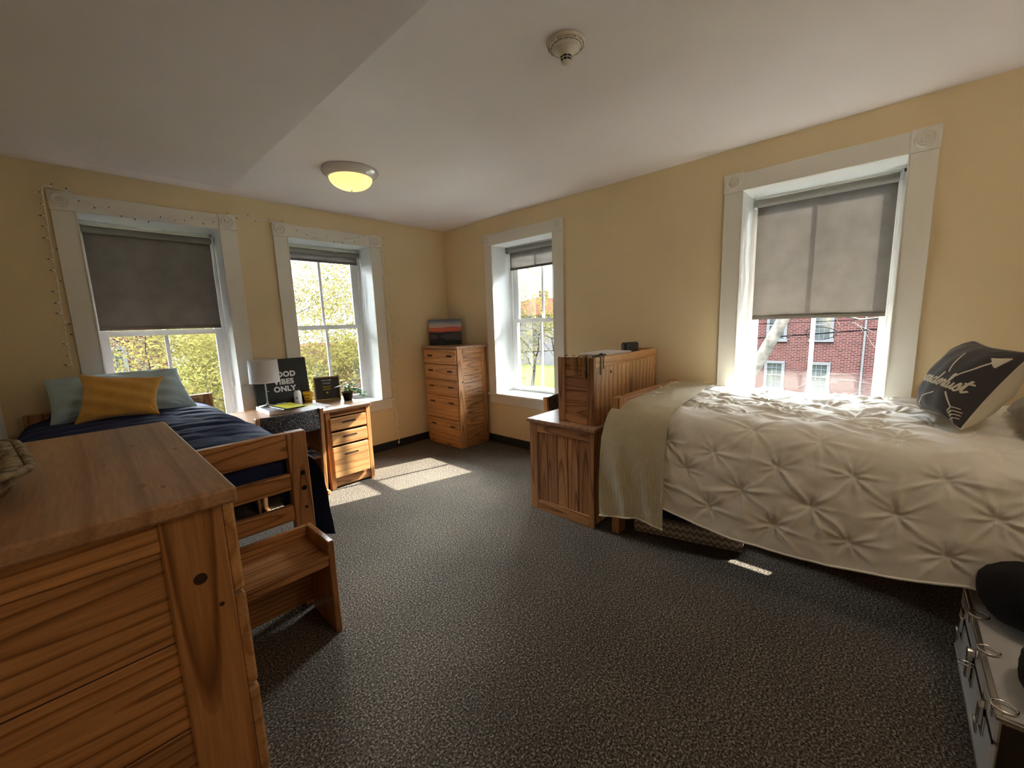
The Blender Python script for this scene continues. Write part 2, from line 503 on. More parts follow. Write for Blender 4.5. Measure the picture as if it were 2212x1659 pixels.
def make_window(n, ops, tf, label):
    u0, u1 = ops
    root = bpy.data.objects.new('window_%d' % n, None); COL.objects.link(root)
    root['kind'] = 'structure'; root['label'] = label
    def bx(mb, a, b, d0, d1, z0, z1, mat, bev=.002):
        p = tf(a, d0, z0); q = tf(b, d1, z1)
        mb.bb(min(p[0], q[0]), max(p[0], q[0]), min(p[1], q[1]), max(p[1], q[1]), z0, z1, mat, bev)
    cw = .119
    # casing: two legs and a head
    mb = MB()
    bx(mb, u0 - cw, u0 + .0, -.020, 0, ZS, 2.3015, TRIM, .003); bx(mb, u1, u1 + cw, -.020, 0, ZS, 2.3015, TRIM, .003)
    bx(mb, u0, u1, -.020, 0, 2.3018, 2.420, TRIM, .003)
    bx(mb, u0 - .001, u0 + .006, -.026, -.018, ZS, 2.305, TRIM, .002); bx(mb, u1 - .006, u1 + .001, -.026, -.018, ZS, 2.305, TRIM, .002)
    bx(mb, u0, u1, -.026, -.018, 2.300, 2.307, TRIM, .002)
    struct(mb, 'casing', root)
    for c in (u0 - cw / 2, u1 + cw / 2):
        mb = MB(); bx(mb, c - .0625, c + .0625, -.028, 0, 2.3015, 2.425, TRIM, .003)
        blk = struct(mb, 'corner_block', root)
        mb = MB()
        prof = [(.049, -.001), (.047, .009), (.041, .013), (.036, .008), (.033, .0012), (.022, .0008), (.020, .007), (.015, .012), (.011, .006), (.007, .004), (.004, .008), (.0001, .009)]
        R = rx(PI / 2) if tf is TA else ry(-PI / 2)
        mb.lathe(tf(c, -.0275, 2.364), prof, TRIM, 36, R)
        struct(mb, 'rosette', blk)
    # jamb lining
    mb = MB()
    bx(mb, u0 - LINE, u0, 0, TH, ZS - .03, ZI + LINE, SASH, 0); bx(mb, u1, u1 + LINE, 0, TH, ZS - .03, ZI + LINE, SASH, 0)
    bx(mb, u0, u1, 0, TH, ZI, ZI + LINE, SASH, 0)
    # stops
    for a, b in ((u0, u0 + .022), (u1 - .022, u1)):
        bx(mb, a, b, .283, .296, ZS, ZI, SASH, .002); bx(mb, a, b, .372, TH, ZS, ZI, SASH, .002)
        bx(mb, a, b, .334, .340, ZS, ZI, SASH, .001)
    bx(mb, u0, u1, .283, .296, ZI - .022, ZI, SASH, .002)
    struct(mb, 'jamb', root)
    # stool and apron
    mb = MB()
    bx(mb, u0 - cw - .022, u1 + cw + .022, -.045, 0, ZS - .026, ZS, TRIM, .008)
    bx(mb, u0 - LINE, u1 + LINE, 0, TH + .03, ZS - .03, ZS - .0005, SASH, 0)
    struct(mb, 'sill', root)
    mb = MB(); bx(mb, u0 - cw, u1 + cw, -.018, 0, .486, ZS - .026, TRIM, .004); struct(mb, 'apron', root)
    # sashes
    for nm, d0, d1, z0, z1, br, tr in (('lower_sash', .297, .332, ZS, 1.474, .050, .046), ('upper_sash', .341, .371, 1.428, ZI, .046, .05)):
        mb = MB(); st = .066
        a, b = u0 + .004, u1 - .004
        bx(mb, a, a + st, d0, d1, z0, z1, SASH, .003); bx(mb, b - st, b, d0, d1, z0, z1, SASH, .003)
        bx(mb, a + st, b - st, d0, d1, z0, z0 + br, SASH, .003); bx(mb, a + st, b - st, d0, d1, z1 - tr, z1, SASH, .003)
        m = (u0 + u1) / 2
        bx(mb, m - .013, m + .013, d0 + .006, d1 - .004, z0 + br, z1 - tr, SASH, .003)
        sa = struct(mb, nm, root)
        mb = MB(); dm = (d0 + d1) / 2
        bx(mb, a + st - .004, b - st + .004, dm - .0015, dm + .0015, z0 + br - .004, z1 - tr + .004, GLASS, 0)
        struct(mb, 'glass_pane', sa)
    return root
make_window(1, OPA[0], TA, 'white double-hung window behind the navy bed, dark shade half down')
make_window(2, OPA[1], TA, 'white double-hung window behind the desk, shade rolled almost up')
make_window(3, OPB[0], TB, 'white double-hung window beside the tall corner chest')
make_window(4, OPB[1], TB, 'white double-hung window above the white bed')

def make_blind(ops, tf, ztop, zbot, dd, mat, label, inset=(.008, .012), matr=None, chain=True, side=1):
    u0, u1 = ops[0] + inset[0], ops[1] - inset[1]
    root = thing('roller_shade', label, 'window shade', tf((u0 + u1) / 2, dd, ztop), group='roller shades in the window recesses')
    o = Vector(root.location)
    def P(u, d, z): return Vector(tf(u, d, z)) - o
    def bx(mb, a, b, d0, d1, z0, z1, m, bev=.002):
        p = P(a, d0, z0); q = P(b, d1, z1)
        mb.bb(min(p[0], q[0]), max(p[0], q[0]), min(p[1], q[1]), max(p[1], q[1]), min(p[2], q[2]), max(p[2], q[2]), m, bev)
    r = .027
    mb = MB(); mb.cyl(P(u0 + .012, dd, ztop - r), P(u1 - .012, dd, ztop - r), r, matr or BL_ROLL, n=24); mb.build('roller', root)
    mb = MB()
    bx(mb, u0 - .004, u0 + .004, dd - .03, dd + .03, ztop - .06, ztop + .012, BRUSH); bx(mb, u1 - .004, u1 + .004, dd - .03, dd + .03, ztop - .06, ztop + .012, BRUSH)
    bx(mb, u0, u1, dd - .012, dd + .03, ztop + .004, ztop + .012, TRIM)
    mb.build('bracket', root)
    # cloth, slightly wavy
    mb = MB(); nu, nz = 24, 20; z1 = ztop - r
    Pp = []
    for i in range(nu + 1):
        row = []
        for j in range(nz + 1):
            u = u0 + .016 + (u1 - u0 - .032) * i / nu; z = z1 + (zbot - z1) * j / nz
            w = .0022 * math.sin(i * .8) * (j / nz) + .0015 * math.sin(j * .9 + i * .3)
            row.append(P(u, dd + r - .002 + w, z))
        Pp.append(row)
    mb.grid(Pp, mat); mb.build('shade_fabric', root, recalc=False)
    mb = MB(); bx(mb, u0 + .016, u1 - .016, dd + r - .008, dd + r + .004, zbot, zbot + .026, mat, .004); mb.build('hem_bar', root)
    if chain:
        u = u1 - .002 if side > 0 else u0 + .002
        mb = MB(); pts = []
        for k in range(25): pts.append(P(u - .004 * side, dd - .028, ztop - .03 - (ztop - .95) * k / 24))
        mb.tube(pts, .0022, WHITEP, n=6)
        mb.tube([p + (P(u, dd - .052, 0) - P(u, dd - .028, 0)) for p in pts], .0022, WHITEP, n=6)
        bx(mb, u - .007, u + .003, dd - .060, dd - .022, .945, .985, WHITEP, .003)
        mb.build('pull_chain', root)
    return root
make_blind(OPA[0], TA, 2.262, 1.478, .235, BL_DARK, 'dark opaque roller shade half lowered in the window behind the navy bed')
make_blind(OPA[1], TA, 2.262, 2.135, .235, BL_MID, 'grey roller shade rolled nearly all the way up behind the desk')
make_blind(OPB[0], TB, 2.290, 2.040, .235, BL_MID, 'short grey see-through roller shade beside the tall corner chest', side=-1)
make_blind(OPB[1], TB, 2.268, 1.395, .215, BL_LITE, 'taupe see-through roller shade with frayed pinholes above the white bed', inset=(.022, .028), side=-1)

# ---------------------------------------------------------------- ceiling fixtures
def ceiling_light(loc, label):
    t = thing('ceiling_light', label, 'ceiling light', loc)
    mb = MB(); mb.lathe((0, 0, 0), [(.0001, 0), (.20, 0), (.202, -.008), (.196, -.020), (.178, -.036), (.160, -.052), (.152, -.055), (.150, -.050)], RINGP, 48); mb.build('trim_ring', t)
    mb = MB(); mb.lathe((0, 0, 0), [(.155 * math.cos(a), -.050 - .085 * math.sin(a)) for a in [PI / 2 * k / 14 for k in range(14)]] + [(.0001, -.135)], GLOBE, 48)
    mb.lathe((0, 0, -.135), [(.0001, -.010), (.006, -.008), (.007, 0), (.0001, 0)], BRUSH, 12)
    mb.build('glass_bowl', t, label='lit amber glass bowl')
    return t
c2 = ceiling_light((-1.785, -5.0, H), 'round fill light added unseen behind the camera at the other end of the room')  # unseen fixture, added together with its bulb to brighten the near end
c2['group'] = 'added fill lights'
ld = bpy.data.lights.new('fill_bulb', 'POINT'); ld.energy = .9; ld.color = (1.0, .90, .76); ld.shadow_soft_size = .12  # added fill light, hung just under the unseen fixture
lo = bpy.data.objects.new('fill_bulb', ld); COL.objects.link(lo); lo.location = (-1.785, -5.0, H - .30)
ceiling_light((-1.785, -1.175, H), 'round ceiling light with a lit amber glass bowl over the back of the room')
t = thing('smoke_detector', 'cone-shaped ivory smoke detector with slotted rings on the ceiling', 'smoke detector', (-1.785, -3.15, H))
mb = MB()
mb.lathe((0, 0, 0), [(.0001, 0), (.081, 0), (.081, -.006), (.077, -.012), (.0745, -.015)], IVORY, 48)
mb.lathe((0, 0, 0), [(.072, -.014), (.068, -.0185), (.066, -.020)], IVORY, 48)
mb.lathe((0, 0, 0), [(.0635, -.0205), (.054, -.026), (.051, -.027), (.050, -.029), (.040, -.034), (.031, -.044), (.0265, -.056)], IVORY, 48)
for a in range(16):
    R = rz(2 * PI * a / 16)
    mb.box(R @ Vector((.069, 0, -.0165)), (.016, .003, .004), IVORY, 0, R)
mb.build('housing', t)
mb = MB(); mb.lathe((0, 0, 0), [(.075, -.010), (.060, -.018)], DARKHOLE, 40); mb.lathe((0, 0, 0), [(.0245, -.052), (.0195, -.074)], BLACK, 24); mb.build('dark_vents', t)
mb = MB()
for a in range(8):
    R = rz(2 * PI * a / 8)
    mb.tube([R @ Vector((.0265, 0, -.054)), R @ Vector((.0205, 0, -.075))], .0013, IVORY, 5)
mb.lathe((0, 0, 0), [(.0250, -.0625), (.0248, -.065), (.0238, -.0655)], IVORY, 24)
mb.lathe((0, 0, 0), [(.0215, -.073), (.021, -.078), (.016, -.082), (.010, -.081), (.009, -.083), (.0001, -.083)], IVORY, 24)
mb.build('sensor_cage', t)

# ---------------------------------------------------------------- case furniture
def slot(mb, c, w, h, axis, sgn):
    """dark routed finger slot on a drawer face; axis is the face normal axis"""
    n = 10; pts = []
    for k in range(2 * n + 2):
        if k <= n: a = -PI / 2 + PI * k / n; cx = w / 2 - h / 2
        else: a = PI / 2 + PI * (k - n - 1) / n; cx = -w / 2 + h / 2
        u = cx + h / 2 * math.cos(a); v = h / 2 * math.sin(a)
        pts.append((c[0], c[1] + u, c[2] + v) if axis == 0 else (c[0] + u, c[1], c[2] + v))
    e = (.0008 * sgn, 0, 0) if axis == 0 else (0, .0008 * sgn, 0)
    mb.prism(pts, e, DARKHOLE)
    rim = [Vector(p) + Vector(e) * 1.2 for p in pts]
    mb.tube(rim, .0016, PINE, 5, closed=True)

def chest(name, label, loc, rot, width, depth, zs, planks, front_mat, handles=(.25, .75), htw=.10, top=1.19, over=.022, knots=()):
    """local frame: front faces -y... x across the front, y to the back; origin at the front-left floor corner"""
    t = thing(name, label, 'chest of drawers', loc, rot)
    W, D = width, depth; hb = top - .03
    # frame: corner stiles, rails, back
    mb = MB()
    for x0 in (0, W - .022):
        mb.bb(x0, x0 + .022, 0, .088, 0, hb, OAK, .003); mb.bb(x0, x0 + .022, D - .075, D, 0, hb, OAK, .003)
        mb.bb(x0, x0 + .022, .088, D - .075, hb - .055, hb, OAK, .002, ax=1); mb.bb(x0, x0 + .022, .088, D - .075, 0, .075, OAK, .002, ax=1)
    mb.bb(.022, W - .022, D - .012, D, 0, hb, OAK, 0); mb.bb(.022, W - .022, .004, .02, 0, .046, OAK, .002)
    mb.bb(.022, W - .022, .02, D - .02, hb - .02, hb - .002, OAK, 0)
    for z in zs[1:-1]: mb.bb(.022, W - .022, .004, .03, z - .010, z + .010, OAK, 0)
    mb.build('carcass', t)
    # side panels of horizontal planks
    for x0 in (.006, W - .016):
        mb = MB(); z0, z1 = .075, hb - .055; n = planks
        for k in range(n):
            a = z0 + (z1 - z0) * k / n; b = z0 + (z1 - z0) * (k + 1) / n
            mb.bb(x0, x0 + .010, .085, D - .072, a + .0012, b - .0012, OAK, .003, ax=1)
        mb.bb(x0 + .003, x0 + .007, .085, D - .072, z0, z1, DARKHOLE, 0)
        mb.build('side_panel', t)
    mb = MB(); mb.bb(-over, W + over, -over, D + .004, hb, top, LAM, .005, ax=0); mb.build('top', t)
    for i in range(len(zs) - 1):
        z1, z0 = zs[i] - .003, zs[i + 1] + .004
        mb = MB(); mb.bb(.010, W - .010, -.020, .002, z0, z1, front_mat, .006, ax=0)
        mb.bb(.04, W - .04, .002, D - .05, z0 + .015, z1 - .03, PINE, 0)
        for hx in handles: slot(mb, (W * hx, -.0200, z1 - .075), htw, .022, 1, -1)
        mb.build('drawer', t)
    if knots:
        for (kx, ky, kz, r) in knots:
            mb = MB(); mb.cyl((kx - .0006, ky, kz), (kx + .0006, ky, kz), r, KNOT, n=14); mb.build('knot', t)
    return t
chest('tall_chest', 'tall narrow five-drawer wooden chest in the far corner under the sunset picture', (-.465, -.085, 0), -PI / 2, .62, .450,
      [1.156, .98, .794, .608, .328, .046], 12, PINE, (.22, .80), .10, 1.19, knots=((.6202, .060, .78, .012), (.6145, .20, .80, .007), (.6145, .21, .66, .006)))
# near chest: front faces +x, so rotate +90 degrees; front-left corner of its own is at the -y end
chest('low_chest', 'big wooden chest of drawers in the near left foreground with a carved bowl on top', (-3.235, -3.415, 0), PI / 2, .77, .49,
      [1.159, .955, .757, .555, .30, .046], 6, PINE, (.22, .78), .10, 1.170, over=.022, knots=((-.0004, .044, 1.016, .010), (-.0004, .02, .955, .004)))

# knots showing in the top of the near chest
low = [o for o in COL.objects if o.name == 'low_chest'][0]
for kx, ky, ra, rb in KTOP:
    mb = MB(); q = low.matrix_basis.inverted() @ Vector((kx, ky, 1.1702))
    mb.prism([(q.x + ra * math.cos(a), q.y + rb * math.sin(a), q.z) for a in [2 * PI * k / 14 for k in range(14)]], (0, 0, .0002), KNOT2); mb.build('knot', low)

# desk by the back wall
def drawer_face(name, parent, x0, x1, y, z0, z1, mat, w=.13, h=.020, rim=True):
    mb = MB(); mb.bb(x0, x1, y, y + .02, z0, z1, mat, .006, ax=0)
    slot(mb, ((x0 + x1) / 2 + .005, y, z1 - .045 if z1 - z0 < .2 else z1 - .075), w, h, 1, -1)
    mb.bb(x0 + .02, x1 - .02, y + .02, y + .42, z0 + .01, z1 - .02, PINE, 0)
    return mb.build(name, parent)
t = thing('writing_desk', 'wooden desk with drawers under the back windows, holding lamp, poster and plant', 'desk', (-2.04, -.40, 0))
ox, oy = 2.04, .40
DZ = .735
def bbd(mb, x0, x1, y0, y1, z0, z1, m, b=.003, ax=None): mb.bb(x0 + ox, x1 + ox, y0 + oy, y1 + oy, z0, z1, m, b, ax)
mb = MB(); bbd(mb, -2.548, -1.540, -.715, -.085, DZ - .026, DZ, LAM, .005); mb.build('desktop', t)
mb = MB()
for x0, x1 in ((-1.965, -1.925), (-1.590, -1.552)): bbd(mb, x0, x1, -.70, -.645, 0, DZ - .026, OAK, .003)
bbd(mb, -1.955, -1.935, -.645, -.10, .04, DZ - .026, OAK, .002, ax=1); bbd(mb, -1.575, -1.555, -.645, -.10, .04, DZ - .026, OAK, .002, ax=1)
bbd(mb, -1.925, -1.590, -.69, -.67, DZ - .05, DZ - .026, OAK, .002); bbd(mb, -1.925, -1.590, -.688, -.668, .018, .10, OAK, .002)
bbd(mb, -1.925, -1.590, -.66, -.10, .03, .05, OAK, 0)
bbd(mb, -1.935, -1.575, -.115, -.10, .03, DZ - .026, OAK, 0)
mb.build('pedestal', t)
mb = MB(); bbd(mb, -1.93, -1.585, -.695, -.66, .660, .680, OAK, .004); bbd(mb, -1.925, -1.59, -.69, -.2, .684, .692, OAK, .002); mb.build('pull_out_board', t)
for z0, z1 in ((.542, .652), (.408, .521), (.108, .390)):
    mb = MB(); x0, x1 = -1.938, -1.605
    bbd(mb, x0, x1, -.722, -.700, z0, z1, PINE, .006, ax=0)
    slot(mb, ((x0 + x1) / 2 + ox, -.722 + oy, z1 - (.045 if z1 - z0 < .2 else .080)), .135, .021, 1, -1)
    bbd(mb, x0 + .03, x1 - .03, -.70, -.16, z0 + .01, z1 - .02, PINE, 0)
    mb.build('drawer', t)
mb = MB()
bbd(mb, -2.545, -2.525, -.69, -.63, 0, DZ - .026, OAK, .003); bbd(mb, -2.545, -2.525, -.18, -.12, 0, DZ - .026, OAK, .003)
bbd(mb, -2.541, -2.529, -.63, -.18, .06, DZ - .03, OAK, .002, ax=2); mb.build('end_panel', t)
mb = MB(); bbd(mb, -2.525, -1.955, -.13, -.112, .30, DZ - .026, OAK, .002, ax=0); mb.build('modesty_panel', t)

# desk at the foot of the white bed: end panel of upright boards faces the room
t = thing('side_desk', 'wooden desk end with upright-board panel between white bed and right window', 'desk', (-.55, -2.57, 0))
ox, oy = .55, 2.57
mb = MB(); bbd(mb, -1.108, -.012, -2.868, -2.272, .690, .715, LAM, .004, ax=0); mb.build('desktop', t)
def end_panel(x0, x1, nm):
    mb = MB()
    bbd(mb, x0, x1, -2.852, -2.812, 0, .69, OAK, .002); bbd(mb, x0, x1, -2.362, -2.288, 0, .69, OAK, .002)
    bbd(mb, x0, x1, -2.812, -2.362, .618, .69, OAK, .002, ax=1); bbd(mb, x0, x1, -2.812, -2.362, 0, .085, OAK, .002, ax=1)
    for k in range(5):
        a = -2.812 + .090 * k; bbd(mb, x0 + .007, x1 - .004, a + .0015, a + .0885, .085, .618, OAK, .004, ax=2)
    bbd(mb, x0 + .009, x1 - .006, -2.81, -2.365, .086, .616, DARKHOLE, 0)
    return mb.build(nm, t)
end_panel(-1.092, -1.070, 'end_panel')
end_panel(-.052, -.030, 'end_panel')
mb = MB(); bbd(mb, -1.070, -.052, -2.848, -2.832, .02, .69, PLY, .001, ax=2); mb.build('back_panel', t)
mb = MB(); bbd(mb, -1.070, -.70, -2.83, -2.30, .06, .08, OAK, 0); bbd(mb, -.70, -.68, -2.83, -2.30, .06, .69, OAK, 0)
mb.build('pedestal', t)
for z0, z1 in ((.53, .66), (.39, .52), (.10, .38)):
    mb = MB(); bbd(mb, -1.062, -.71, -2.30, -2.278, z0, z1, PINE, .006, ax=0); slot(mb, (-.886 + ox, -2.278 + oy, z1 - .05), .13, .021, 1, 1); mb.build('drawer', t)

# bookcase hutch standing on that desk, its back to the camera
t = thing('desk_hutch', 'wooden hutch with open top standing on the side desk, its back to the room', 'hutch', (-.52, -2.66, .715))
ox, oy, oz = .52, 2.66, -.715
def bbh(mb, x0, x1, y0, y1, z0, z1, m, b=.003, ax=None): mb.bb(x0 + ox, x1 + ox, y0 + oy, y1 + oy, z0 + oz, z1 + oz, m, b, ax)
for x0, x1 in ((-1.022, -1.0), (-.045, -.023)):
    mb = MB()
    bbh(mb, x0, x1, -2.812, -2.757, .7155, 1.182, OAK, .003); bbh(mb, x0, x1, -2.572, -2.512, .7155, 1.182, OAK, .003)
    bbh(mb, x0, x1, -2.757, -2.572, 1.129, 1.182, OAK, .002, ax=1); bbh(mb, x0, x1, -2.757, -2.572, .7155, .768, OAK, .002, ax=1)
    for k in range(4):
        a = .768 + .361 * k / 4; bbh(mb, x0 + .008, x1 - .004, -2.757, -2.572, a + .0012, a + .0890, OAK, .004, ax=1)
    bbh(mb, x0 + .010, x1 - .006, -2.756, -2.573, .77, 1.128, DARKHOLE, 0)
    mb.build('side_panel', t)
mb = MB(); bbh(mb, -1.0, -.045, -2.806, -2.797, .7155, 1.110, PLY, 0, ax=2)
mb.cyl((-.786 + ox, -2.8062 + oy, 1.065 + oz), (-.786 + ox, -2.8072 + oy, 1.065 + oz), .011, DARKHOLE, n=12)
mb.build('back_panel', t)
mb = MB(); bbh(mb, -1.0, -.045, -2.812, -2.797, 1.110, 1.182, PINE, .003, ax=0); mb.build('top_rail', t)
mb = MB(); bbh(mb, -1.0, -.045, -2.797, -2.53, 1.135, 1.153, OAK, .002, ax=0); mb.build('shelf', t)
mb = MB(); bbh(mb, -1.0, -.045, -2.797, -2.53, .925, .943, OAK, .002, ax=0); bbh(mb, -1.0, -.045, -2.797, -2.53, .7155, .733, OAK, .002, ax=0); mb.build('shelf', t)

# low stand at the foot of the navy bed
t = thing('low_stand', 'low wooden stand with raised side and back edges at the navy bed footboard', 'stand', (-2.97, -2.30, 0))
ox, oy = 2.97, 2.30
for x0, x1 in ((-2.700, -2.672), (-3.262, -3.234)):
    mb = MB(); bbd(mb, x0, x1, -2.432, -2.158, 0, .466, OAK, .004, ax=2); mb.build('side_panel', t)
mb = MB(); bbd(mb, -3.234, -2.700, -2.182, -2.160, .385, .466, OAK, .003); mb.build('back_rail', t)
mb = MB()
for k in range(2): bbd(mb, -3.234, -2.700, -2.432 + .125 * k, -2.307 + .125 * k, .382, .400, OAK, .002, ax=0)
mb.build('shelf', t)
mb = MB(); bbd(mb, -3.234, -2.700, -2.424, -2.404, .345, .382, OAK, .003); mb.build('apron', t)
mb = MB(); bbd(mb, -3.234, -2.700, -2.178, -2.164, .06, .385, OAK, .002, ax=0); mb.build('back_panel', t)

# ---------------------------------------------------------------- bed frames
def bed_end(parent, nm, xa, xb, y0, y1, rails, postw=.090, bolts=None, face=-1, top=.934):
    """a footboard or headboard: two posts and cross rails, all one joined end with bolts"""
    z0, z1 = rails[0]
    e = MB(); e.bb(xa + postw - .001, xb - postw + .001, y0 + .006, y1 - .012, z0, z1, OAK, .004, ax=0)
    o = e.build(nm, parent)
    for a in (xa, xb - postw):
        m = MB(); m.bb(a, a + postw, y0, y1, 0, top, OAK, .004, ax=2); m.build('post', o)
    for (z0, z1) in rails[1:]:
        m = MB(); m.bb(xa + postw - .001, xb - postw + .001, y0 + .006, y1 - .012, z0, z1, OAK, .004, ax=0); m.build('rail', o)
    if bolts:
        yf = y0 if face < 0 else y1
        for bx_, bz, r in bolts:
            m = MB(); m.cyl((bx_, yf, bz), (bx_, yf + face * .005, bz), r, BOLT, n=10); m.build('bolt', o)
    return o
RAILS = [(.807, .934), (.642, .725), (.480, .560)]
def bed(name, label, x0, x1, yf, yh, bolts, yflat):
    t = thing(name, label, 'bed frame', ((x0 + x1) / 2, (yf + yh) / 2, 0))
    t_loc = Vector(t.location)
    s = 1 if yh > yf else -1
    # footboard at yf (outer face), headboard at yh
    class P_: pass
    def ab(a, b): return (min(a, b), max(a, b))
    ya, yb = ab(yf, yf + s * .055)
    o = bed_end(t, 'footboard', x0, x1, ya, yb, RAILS, bolts=bolts, face=-s)
    ya, yb = ab(yh, yh - s * .055)
    o2 = bed_end(t, 'headboard', x0, x1, ya, yb, RAILS)
    for a in (o, o2):
        a.location = -t_loc
    ya, yb = ab(yf + s * .055, yh - s * .055)
    for xx in ((x0 + .02, x0 + .045), (x1 - .045, x1 - .02)):
        m = MB(); m.bb(xx[0], xx[1], ya, yb, .600, .70, OAK, .003, ax=1); q = m.build('side_rail', t); q.location = -t_loc
    n = 11
    for k in range(n):
        m = MB(); y = ya + (yb - ya) * (k + .5) / n; m.bb(x0 + .045, x1 - .045, y - .04, y + .04, .607, .622, PINE, .002, ax=0)
        q = m.build('slat', t); q.location = -t_loc
    return t
b1 = bed('bed_frame', 'wooden bed frame with slatted footboard under the navy comforter', -3.665, -2.633, -2.12, -.05,
    [(-2.668, .719, .011), (-2.668, .639, .012), (-2.668, .536, .006), (-3.63, .719, .011), (-3.63, .639, .012)], None)
b2 = bed('bed_frame', 'wooden bed frame under the white pintucked comforter along the right wall', -1.042, -.075, -2.96, -5.06, None, None)
for x0, x1, ya, yb, label in ((-3.61, -2.69, -2.025, -.11, 'mattress on the left bed, hidden by navy comforter'), (-.985, -.135, -4.99, -3.03, 'mattress on the right bed under the white comforter')):
    t = MB(); t.bb(x0, x1, ya, yb, .624, .805, MATTR, .03); tag(t.build('mattress'), label, 'mattress')

# ---------------------------------------------------------------- desk chairs
def make_chair(label):
    """local: sitter faces +y, origin on the floor under the seat"""
    t = thing('desk_chair', label, 'chair', group='wooden desk chairs with black tweed pads')
    for sx in (-1, 1):
        x = sx * .238
        mb = MB()
        mb.box((x, -.205, .392), (.030, .045, .775), OAK, .004, rx(.10), ax=2)
        mb.box((x, .15, .20), (.030, .045, .40), OAK, .004, rx(-.10), ax=2)
        mb.box((x, -.005, .020), (.030, .47, .040), OAK, .006, ax=1)
        mb.box((x, -.01, .345), (.028, .36, .045), OAK, .004, ax=1)
        for z in (.36, .16): mb.cyl((x + sx * .015, -.17, z), (x + sx * .019, -.17, z), .006, BRUSH, n=8)
        mb.build('side_frame', t)
    for y, z in ((-.175, .350), (.15, .350), (-.19, .165)):
        mb = MB(); mb.box((0, y, z), (.446, .022, .040), OAK, .003); mb.build('stretcher', t)
    # seat pad
    mb = MB(); P = []
    N = 14
    for i in range(N + 1):
        row = []
        for j in range(N + 1):
            u = -1 + 2 * i / N; v = -1 + 2 * j / N
            h = .040 * (1 - abs(u) ** 5) ** .4 * (1 - abs(v) ** 5) ** .4 if abs(u) < 1 and abs(v) < 1 else 0
            row.append((u * .215, -.01 + v * .205, .372 + h))
        P.append(row)
    mb.grid(P, TWEED); mb.bb(-.215, .215, -.215, .195, .360, .374, TWEED, .004); mb.build('seat_pad', t, label='black flecked tweed seat')
    # curved back pad
    mb = MB(); P = []
    for i in range(21):
        u = -1 + 2 * i / 20; row = []
        bow = -.035 * (1 - u * u)
        for j in range(17):
            a = 2 * PI * j / 16
            yy = .020 * math.copysign(abs(math.cos(a)) ** .6, math.cos(a)); zz = .088 * math.copysign(abs(math.sin(a)) ** .5, math.sin(a))
            row.append((u * .222, -.232 + bow + yy, .685 + zz))
        P.append(row)
    mb.grid(P, TWEED)
    mb.poly(P[0], TWEED); mb.poly(P[-1], TWEED)
    mb.build('back_pad', t, label='black flecked tweed backrest')
    return t
ch = make_chair('wooden chair with black tweed back at the desk by the back wall')
ch.location = (-2.262, -.525, 0)
ch2 = copy_tree(ch)
ch2['label'] = 'wooden desk chair mostly hidden behind the side desk and hutch'
ch2.location = (-.37, -2.31, 0); ch2.rotation_euler = (0, 0, PI)

# ---------------------------------------------------------------- soft goods
def hnoise(x, y, seed=0):
    """smooth numpy value noise"""
    xi = np.floor(x).astype(int); yi = np.floor(y).astype(int); fx = x - xi; fy = y - yi
    fx = fx * fx * (3 - 2 * fx); fy = fy * fy * (3 - 2 * fy)
    def h(a, b):
        n = (a * 374761393 + b * 668265263 + seed * 982451653) & 0x7fffffff
        n = ((n ^ (n >> 13)) * 1274126177) & 0x7fffffff
        return ((n ^ (n >> 16)) & 0xffff) / 65535.0
    return (h(xi, yi) * (1 - fx) + h(xi + 1, yi) * fx) * (1 - fy) + (h(xi, yi + 1) * (1 - fx) + h(xi + 1, yi + 1) * fx) * fy

def curve_resample(pts, n=400):
    """smooth a 2-D profile (Catmull-Rom) and return arc length + points"""
    p = np.array(pts, float); out = []
    q = np.vstack([2 * p[0] - p[1], p, 2 * p[-1] - p[-2]])
    for i in range(1, len(q) - 2):
        for k in range(20):
            t = k / 20
            out.append(.5 * ((2 * q[i]) + (-q[i - 1] + q[i + 1]) * t + (2 * q[i - 1] - 5 * q[i] + 4 * q[i + 1] - q[i + 2]) * t * t + (-q[i - 1] + 3 * q[i] - 3 * q[i + 1] + q[i + 2]) * t ** 3))
    out.append(p[-1]); out = np.array(out)
    s = np.concatenate([[0], np.cumsum(np.linalg.norm(np.diff(out, axis=0), axis=1))])
    return s, out

